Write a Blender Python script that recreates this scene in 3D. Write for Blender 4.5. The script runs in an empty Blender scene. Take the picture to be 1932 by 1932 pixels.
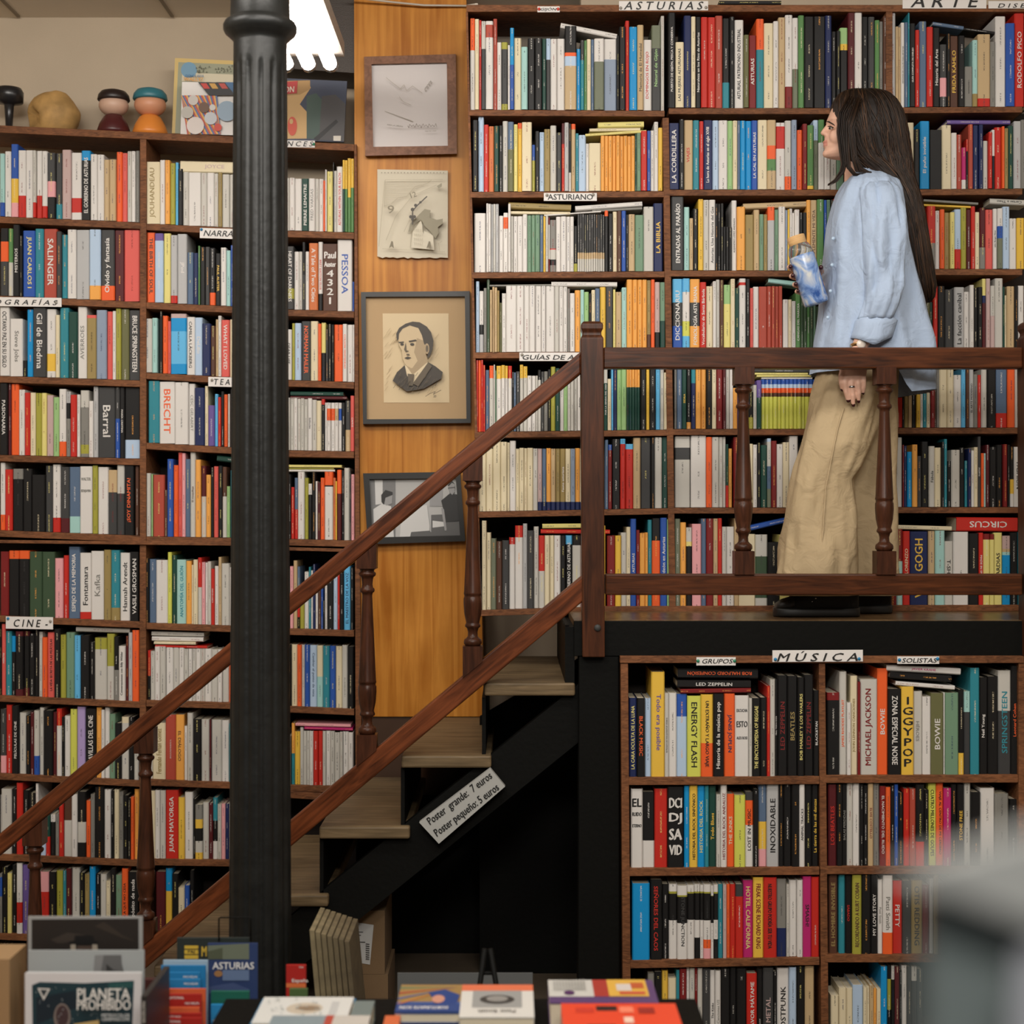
import bpy, bmesh, math, random
from math import sin, cos, pi, radians, sqrt
from mathutils import Vector, Matrix, noise
random.seed(7)
# ------------------------------------------------------------ camera, world, lights, exposure
C = bpy.context.scene.collection
scn = bpy.context.scene
F = 3000.0            # focal length in pixels of the 1932 px frame
EYE = 1.66
cd = bpy.data.cameras.new('camera'); cam = bpy.data.objects.new('camera', cd); C.objects.link(cam)
cam.location = (0, 0, EYE); cam.rotation_euler = (radians(90), 0, 0)
cd.sensor_width = 36; cd.lens = F / 1932 * 36
cd.clip_start = 0.05
cd.dof.use_dof = True; cd.dof.focus_distance = 5.3; cd.dof.aperture_fstop = 2.8
scn.camera = cam
wd = bpy.data.worlds.new('world'); scn.world = wd; wd.use_nodes = True
wd.node_tree.nodes['Background'].inputs[0].default_value = (1.0, 0.96, 0.91, 1)
wd.node_tree.nodes['Background'].inputs[1].default_value = 0.10
def area(name, loc, rot, sx, sy, power, col):
    l = bpy.data.lights.new(name, 'AREA'); l.shape = 'RECTANGLE'; l.size = sx; l.size_y = sy
    l.energy = power; l.color = col
    o = bpy.data.objects.new(name, l); o.location = loc; o.rotation_euler = rot; C.objects.link(o); return o
WARM = (1.0, 0.945, 0.875)
for x_, y_, t_, p_ in ((-1.7, 3.7, 30, 22), (-0.1, 3.5, 32, 17), (1.5, 3.3, 32, 13), (-1.1, 1.5, 38, 40), (0.9, 1.4, 38, 27), (0.1, -0.7, 40, 74)):  # unseen area lights at ceiling height; the nearer rows added to brighten the foreground
    area('unseen_ceiling_light', (x_, y_, 3.43), (radians(t_), 0, 0), 1.3, 0.45, p_, WARM)
scn.view_settings.view_transform = 'Standard'; scn.view_settings.look = 'None'
scn.cycles.max_bounces = 6; scn.cycles.diffuse_bounces = 3; scn.cycles.caustics_reflective = False; scn.cycles.caustics_refractive = False
scn.view_settings.exposure = 0.08; scn.view_settings.gamma = 1.0
scn.view_settings.use_curve_mapping = False

# ------------------------------------------------------------ helpers
def s2l(c):
    return tuple((x / 12.92 if x <= 0.04045 else ((x + 0.055) / 1.055) ** 2.4) for x in c)
def rgb(r, g, b): return s2l((r / 255, g / 255, b / 255))
def P(px, py, D): return Vector(((px - 966) / F * D, D, EYE - (py - 966) / F * D))
PAL = dict(w=(216,212,207), W=(194,191,183), c=(220,207,174), k=(24,23,23), K=(62,62,62), g=(128,126,120), G=(178,178,178),
 r=(192,44,34), R=(122,32,32), o=(232,96,44), O=(232,164,78), y=(226,184,70), Y=(220,208,128), n=(160,156,62), N=(206,208,92),
 e=(88,132,78), E=(30,68,58), F=(60,80,58), J=(112,144,118), l=(150,188,126), t=(48,132,146), T=(160,202,196), b=(44,84,166), B=(32,42,84),
 s=(96,178,224), S=(176,198,222), a=(22,142,204), q=(88,108,134), x=(138,152,172), p=(226,160,164), P=(214,92,84), m=(182,40,108),
 v=(104,84,148), V=(172,152,200), D=(190,164,160), u=(86,56,42), U=(192,166,126), d=(152,132,82), i=(104,104,68), h=(172,74,58),
 j=(200,112,62), z=(84,28,32), f=(112,118,98))
NAMES = dict(w='white', W='off-white', c='cream', k='black', K='charcoal', g='grey', G='light grey', r='red', R='dark red', o='orange', O='amber',
 y='yellow', Y='pale yellow', n='olive yellow', N='lime', e='green', E='dark green', F='forest green', J='sage green', l='light green', t='teal', T='mint', b='blue', B='navy',
 s='sky blue', S='pale blue', a='bright blue', q='slate blue', x='grey-blue', p='pink', P='salmon', m='magenta', v='purple', V='lilac', D='dusty pink', u='brown',
 U='tan', d='khaki', i='olive', h='brick red', j='rust', z='maroon', f='photo-covered')
PL = {k: rgb(*v) for k, v in PAL.items()}
def lum(k): a = PAL[k]; return .3*a[0] + .6*a[1] + .1*a[2]

def newmat(name):
    m = bpy.data.materials.new(name); m.use_nodes = True
    nt = m.node_tree; b = nt.nodes['Principled BSDF']; return m, nt, b
def simple(name, col, rough=.6, metal=0, bump=0, bscale=200, spec=.5, var=0, vscale=8):
    m, nt, b = newmat(name); N = nt.nodes; L = nt.links
    b.inputs['Base Color'].default_value = (*col, 1); b.inputs['Roughness'].default_value = rough
    b.inputs['Metallic'].default_value = metal; b.inputs['Specular IOR Level'].default_value = spec
    tc = N.new('ShaderNodeTexCoord')
    if var:
        n = N.new('ShaderNodeTexNoise'); n.inputs['Scale'].default_value = vscale; n.inputs['Detail'].default_value = 6
        L.new(tc.outputs['Object'], n.inputs['Vector'])
        r = N.new('ShaderNodeValToRGB'); r.color_ramp.elements[0].position = .3; r.color_ramp.elements[1].position = .7
        r.color_ramp.elements[0].color = (*[c*(1-var) for c in col], 1); r.color_ramp.elements[1].color = (*[min(1, c*(1+var)) for c in col], 1)
        L.new(n.outputs['Fac'], r.inputs['Fac']); L.new(r.outputs['Color'], b.inputs['Base Color'])
    if bump:
        n = N.new('ShaderNodeTexNoise'); n.inputs['Scale'].default_value = bscale; n.inputs['Detail'].default_value = 4
        L.new(tc.outputs['Object'], n.inputs['Vector'])
        bp = N.new('ShaderNodeBump'); bp.inputs['Strength'].default_value = bump; bp.inputs['Distance'].default_value = .004
        L.new(n.outputs['Fac'], bp.inputs['Height']); L.new(bp.outputs['Normal'], b.inputs['Normal'])
    return m
def wood(name, c1, c2, rot=(0,0,0), scale=(2, 40, 40), rough=.45, bump=.15, spec=.22):
    m, nt, b = newmat(name); N = nt.nodes; L = nt.links; b.inputs['Specular IOR Level'].default_value = spec
    tc = N.new('ShaderNodeTexCoord'); mp = N.new('ShaderNodeMapping'); mp.vector_type = 'TEXTURE'
    mp.inputs['Rotation'].default_value = rot; mp.inputs['Scale'].default_value = tuple(1/s for s in scale)
    L.new(tc.outputs['Object'], mp.inputs['Vector'])
    n = N.new('ShaderNodeTexNoise'); n.inputs['Scale'].default_value = 1; n.inputs['Detail'].default_value = 8; n.inputs['Distortion'].default_value = 1.2
    L.new(mp.outputs['Vector'], n.inputs['Vector'])
    n2 = N.new('ShaderNodeTexNoise'); n2.inputs['Scale'].default_value = 4; n2.inputs['Detail'].default_value = 5
    L.new(tc.outputs['Object'], n2.inputs['Vector'])
    mx = N.new('ShaderNodeMath'); mx.operation = 'MULTIPLY_ADD'; mx.inputs[1].default_value = .65
    L.new(n.outputs['Fac'], mx.inputs[0]); 
    m2 = N.new('ShaderNodeMath'); m2.operation = 'MULTIPLY'; m2.inputs[1].default_value = .35
    L.new(n2.outputs['Fac'], m2.inputs[0]); L.new(m2.outputs[0], mx.inputs[2])
    r = N.new('ShaderNodeValToRGB'); r.color_ramp.elements[0].position = .36; r.color_ramp.elements[1].position = .64
    r.color_ramp.elements[0].color = (*c1, 1); r.color_ramp.elements[1].color = (*c2, 1)
    L.new(mx.outputs[0], r.inputs['Fac']); L.new(r.outputs['Color'], b.inputs['Base Color'])
    b.inputs['Roughness'].default_value = rough
    bp = N.new('ShaderNodeBump'); bp.inputs['Strength'].default_value = bump; bp.inputs['Distance'].default_value = .002
    L.new(n.outputs['Fac'], bp.inputs['Height']); L.new(bp.outputs['Normal'], b.inputs['Normal'])
    return m
def attr_mat(name, rough=.45, faux=False, spec=.5):
    m, nt, b = newmat(name); N = nt.nodes; L = nt.links
    a = N.new('ShaderNodeAttribute'); a.attribute_name = 'col'
    b.inputs['Roughness'].default_value = rough; b.inputs['Specular IOR Level'].default_value = spec
    if not faux:
        L.new(a.outputs['Color'], b.inputs['Base Color']); return m
    k = N.new('ShaderNodeAttribute'); k.attribute_name = 'ink'
    uv = N.new('ShaderNodeUVMap'); uv.uv_map = 'UVMap'; sp = N.new('ShaderNodeSeparateXYZ'); L.new(uv.outputs[0], sp.inputs[0])
    def mth(op, x, y):
        n = N.new('ShaderNodeMath'); n.operation = op
        for i, q in enumerate((x, y)):
            if isinstance(q, (int, float)): n.inputs[i].default_value = q
            else: L.new(q, n.inputs[i])
        return n.outputs[0]
    u, v = sp.outputs['X'], sp.outputs['Y']
    across = mth('MULTIPLY', mth('GREATER_THAN', u, .36), mth('LESS_THAN', u, .64))
    nb = N.new('ShaderNodeTexNoise'); nb.noise_dimensions = '1D'; nb.inputs['Scale'].default_value = 1; nb.inputs['Detail'].default_value = 0
    L.new(mth('MULTIPLY', v, 13.0), nb.inputs['W'])
    block = mth('GREATER_THAN', nb.outputs['Fac'], .53)
    cb = N.new('ShaderNodeCombineXYZ'); L.new(mth('MULTIPLY', u, 5.0), cb.inputs[0]); L.new(mth('MULTIPLY', v, 300.0), cb.inputs[1])
    nl = N.new('ShaderNodeTexNoise'); nl.noise_dimensions = '2D'; nl.inputs['Scale'].default_value = 1; nl.inputs['Detail'].default_value = 0
    L.new(cb.outputs[0], nl.inputs['Vector'])
    let = mth('GREATER_THAN', nl.outputs['Fac'], .47)
    fac = mth('MULTIPLY', mth('MULTIPLY', across, block), mth('MULTIPLY', let, .6))
    mix = N.new('ShaderNodeMix'); mix.data_type = 'RGBA'
    L.new(fac, mix.inputs['Factor']); L.new(a.outputs['Color'], mix.inputs['A']); L.new(k.outputs['Color'], mix.inputs['B'])
    L.new(mix.outputs['Result'], b.inputs['Base Color'])
    return m

M = {}
M['book'] = attr_mat('book_cover', .48, True, .28)
M['print'] = attr_mat('printed_paper', .5)
M['pages'] = simple('book_pages', rgb(214, 203, 178), .9, bump=.3, bscale=400)
M['shelf'] = wood('shelf_board', rgb(84, 52, 32), rgb(136, 88, 56), scale=(30, 120, 120), rough=.6)
M['rail'] = wood('rail_wood', rgb(48, 25, 13), rgb(92, 50, 26), scale=(5, 60, 60), rough=.34)
M['rail_diag'] = wood('stair_rail_wood', rgb(58, 29, 15), rgb(116, 62, 34), rot=(0, radians(-39.7), 0), scale=(5, 60, 60), rough=.34)
M['turned'] = wood('turned_wood', rgb(46, 26, 17), rgb(78, 44, 28), scale=(60, 60, 6), rough=.3)
M['newel'] = wood('newel_wood', rgb(44, 24, 14), rgb(80, 44, 25), scale=(60, 60, 5), rough=.35)
M['panel'] = wood('honey_veneer', rgb(166, 100, 28), rgb(208, 142, 60), scale=(28, 28, 1.2), rough=.38, bump=.05)
M['tread'] = wood('worn_tread', rgb(84, 70, 50), rgb(128, 108, 80), scale=(4, 50, 50), rough=.5)
M['black'] = simple('black_paint_and_shade', rgb(11, 11, 9), .6, bump=.2, bscale=60, spec=.12)
M['iron'] = simple('black_iron', rgb(26, 27, 26), .4, spec=.35, bump=.3, bscale=45, var=.25, vscale=20)
M['wall'] = simple('plaster', rgb(188, 172, 150), .9, bump=.15, bscale=300, var=.06, vscale=3)
M['ceil'] = simple('ceiling_tile', rgb(226, 214, 196), .9, bump=.5, bscale=500)
M['floor'] = simple('floor_tile', rgb(96, 84, 70), .5, var=.1)
M['paper'] = simple('white_paper', rgb(226, 222, 218), .7)
M['ink'] = simple('black_ink', rgb(22, 20, 18), .6)
M['darkgrey'] = simple('dark_grey', rgb(50, 50, 48), .6)
M['card'] = simple('cardboard', rgb(150, 118, 80), .85, var=.08, bump=.15)
M['metal'] = simple('steel', rgb(170, 170, 170), .25, 1)
M['frame_black'] = simple('frame_black', rgb(26, 26, 24), .4)
M['frame_brown'] = wood('frame_walnut', rgb(112, 76, 56), rgb(146, 104, 80), scale=(40, 40, 40), rough=.45)

class MB:
    def __init__(s): s.v = []; s.f = []; s.mi = []; s.col = []; s.ink = []; s.uv = []
    def add(s, V, Fc, mi=0, col=(1, 1, 1), ink=(0, 0, 0), uv=None):
        o = len(s.v); s.v += [tuple(p) for p in V]
        for i, f in enumerate(Fc):
            s.f.append(tuple(o + j for j in f)); s.mi.append(mi); s.col.append(col); s.ink.append(ink)
            s.uv.append(uv[i] if uv else None)
    def merge(s, o, mat=None, dmi=0):
        b = len(s.v); s.v += [tuple(mat @ Vector(p)) for p in o.v] if mat else o.v
        s.f += [tuple(b + j for j in f) for f in o.f]; s.mi += [m + dmi for m in o.mi]
        s.col += o.col; s.ink += o.ink; s.uv += o.uv
    def box(s, x0, x1, y0, y1, z0, z1, mi=0, col=(1, 1, 1)):
        s.add([(x0,y0,z0),(x1,y0,z0),(x1,y1,z0),(x0,y1,z0),(x0,y0,z1),(x1,y0,z1),(x1,y1,z1),(x0,y1,z1)],
              [(0,3,2,1),(4,5,6,7),(0,1,5,4),(1,2,6,5),(2,3,7,6),(3,0,4,7)], mi, col)
    def prism(s, pts, D, d, mi=0, col=(1, 1, 1)):
        """polygon of picture points standing at distance D, made d thick away from the lens"""
        a = [P(x, y, D) for x, y in pts]; n = len(a)
        ar = sum(a[i].x*a[(i+1)%n].z - a[(i+1)%n].x*a[i].z for i in range(n))
        if ar < 0: a.reverse()
        b = [Vector((p.x, p.y + d, p.z)) for p in a]
        s.add(a + b, [tuple(range(n)), tuple(range(2*n-1, n-1, -1))] + [(i, n+i, n+(i+1)%n, (i+1)%n) for i in range(n)], mi, col)
    def loft(s, rings, mi=0, cap=True, col=(1, 1, 1)):
        n = len(rings[0]); V = [p for r in rings for p in r]; Fc = []
        for k in range(len(rings)-1):
            for i in range(n):
                j = (i+1) % n; Fc.append((k*n+i, k*n+j, (k+1)*n+j, (k+1)*n+i))
        if cap: Fc += [tuple(range(n-1, -1, -1)), tuple(range((len(rings)-1)*n, len(rings)*n))]
        s.add(V, Fc, mi, col)
    def lathe(s, prof, cx, cy, n=28, mi=0, col=(1, 1, 1), rad=None):
        s.loft([[(cx + r*(rad(2*pi*i/n, z) if rad else 1)*cos(2*pi*i/n), cy + r*(rad(2*pi*i/n, z) if rad else 1)*sin(2*pi*i/n), z) for i in range(n)] for r, z in prof], mi, True, col)
    def tube(s, pts, rads, n=8, mi=0, col=(1, 1, 1)):
        pts = [Vector(p) for p in pts]; rings = []
        if isinstance(rads, (int, float)): rads = [rads]*len(pts)
        up = Vector((0.13, 1, .07)).normalized()
        for i, p in enumerate(pts):
            t = (pts[min(i+1, len(pts)-1)] - pts[max(i-1, 0)]).normalized()
            a = t.cross(up)
            if a.length < 1e-3: a = t.cross(Vector((1, 0, 0)))
            a.normalize(); b = t.cross(a)
            rings.append([p + (a*cos(2*pi*k/n) + b*sin(2*pi*k/n))*rads[i] for k in range(n)])
        s.loft(rings, mi, True, col)
    def ell(s, c, r, n=14, m=10, mi=0, rot=None):
        V = []; Fc = []
        for i in range(m+1):
            th = pi*i/m
            for j in range(n):
                p = Vector((r[0]*sin(th)*cos(2*pi*j/n), r[1]*sin(th)*sin(2*pi*j/n), r[2]*cos(th)))
                if rot: p = rot @ p
                V.append(p + Vector(c))
        for i in range(m):
            for j in range(n): Fc.append((i*n+j, (i+1)*n+j, (i+1)*n+(j+1)%n, i*n+(j+1)%n))
        s.add(V, Fc, mi)
    def mesh(s, name, mats, smooth=False, attrs=False, origin=None):
        me = bpy.data.meshes.new(name)
        v = s.v if origin is None else [(p[0]-origin[0], p[1]-origin[1], p[2]-origin[2]) for p in s.v]
        me.from_pydata(v, [], s.f)
        for m in mats: me.materials.append(m)
        me.polygons.foreach_set('material_index', s.mi)
        me.polygons.foreach_set('use_smooth', [smooth]*len(s.f))
        if attrs:
            for nm, src in (('col', s.col), ('ink', s.ink)):
                a = me.attributes.new(nm, 'FLOAT_COLOR', 'CORNER'); buf = []
                for f, c in zip(s.f, src): buf += [c[0], c[1], c[2], 1.0]*len(f)
                a.data.foreach_set('color', buf)
            ul = me.uv_layers.new(name='UVMap'); buf = []
            for f, u in zip(s.f, s.uv):
                if u is None: buf += [-1.0, 0.0]*len(f)
                else:
                    for q in u: buf += [q[0], q[1]]
            ul.data.foreach_set('uv', buf)
        me.update(); return me

def obj(name, mb, mats, parent=None, smooth=False, attrs=False, loc=None, bevel=0):
    if not isinstance(mats, (list, tuple)): mats = [mats]
    me = mb.mesh(name, mats, smooth, attrs, loc) if isinstance(mb, MB) else mb
    o = bpy.data.objects.new(name, me); C.objects.link(o)
    if parent is not None:
        o.parent = parent
        pl = parent.location
        if loc is None: loc = (0, 0, 0); 
        o.location = Vector(loc) - pl if parent.parent is None else Vector(loc) - pl - parent.parent.location
    elif loc is not None: o.location = loc
    if bevel:
        b = o.modifiers.new('bevel', 'BEVEL'); b.width = bevel; b.segments = 2; b.limit_method = 'ANGLE'
    return o
def tag(o, label, cat, group=None):
    o['label'] = label; o['category'] = cat
    if group: o['group'] = group
    return o
def thing(name, label, cat, loc=(0, 0, 0), group=None):
    o = bpy.data.objects.new(name, None); C.objects.link(o); o.location = loc; o.empty_display_size = .05
    return tag(o, label, cat, group)
def struct(name, mb, m, parent=None, bevel=0):
    o = obj(name, mb, m, parent, bevel=bevel)
    o['kind'] = 'structure'; return o

# ---- lettering
_fc = {}
def text_mb(txt, shear=0, bold=0):
    key = (txt, shear, bold)
    if key in _fc: return _fc[key]
    cu = bpy.data.curves.new('t', 'FONT'); cu.body = txt; cu.size = 1; cu.resolution_u = 2; cu.shear = shear; cu.offset = 0
    o = bpy.data.objects.new('t', cu); C.objects.link(o)
    dg = bpy.context.evaluated_depsgraph_get(); dg.update()
    me = bpy.data.meshes.new_from_object(o.evaluated_get(dg))
    V = [tuple(v.co) for v in me.vertices]; Fc = [tuple(p.vertices) for p in me.polygons]
    bpy.data.objects.remove(o); bpy.data.curves.remove(cu); bpy.data.meshes.remove(me)
    if not V: V = [(0, 0, 0)]
    x0 = min(v[0] for v in V); x1 = max(v[0] for v in V); y0 = min(v[1] for v in V); y1 = max(v[1] for v in V)
    r = ([((v[0]-x0), (v[1]-y0)) for v in V], Fc, x1-x0 or 1, y1-y0 or 1); _fc[key] = r; return r
def put_text(mb, txt, c, U, Vv, w, h, mi=0, col=(0, 0, 0), shear=0, bold=0, stretch=1.3):
    """fit txt in a w x h box centred at c, running along U, standing along Vv"""
    V, Fc, tw, th = text_mb(txt, shear, bold)
    sy = h/th; sx = w/tw
    if sx > sy*stretch: sx = sy*stretch
    if sy > sx*stretch*1.2: sy = sx*stretch*1.2
    c = Vector(c); U = Vector(U); Vv = Vector(Vv)
    pts = [c + U*((x-tw/2)*sx) + Vv*((y-th/2)*sy) for x, y in V]
    mb.add(pts, Fc, mi, col)
    if bold:
        k = min(h, th*sy)*bold*2.2; n = U.cross(Vv).normalized()*.00004
        for a, b in ((1, .6), (-1, -.6)): mb.add([p + U*(k*a) + Vv*(k*b) - n*a for p in pts], Fc, mi, col)
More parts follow.
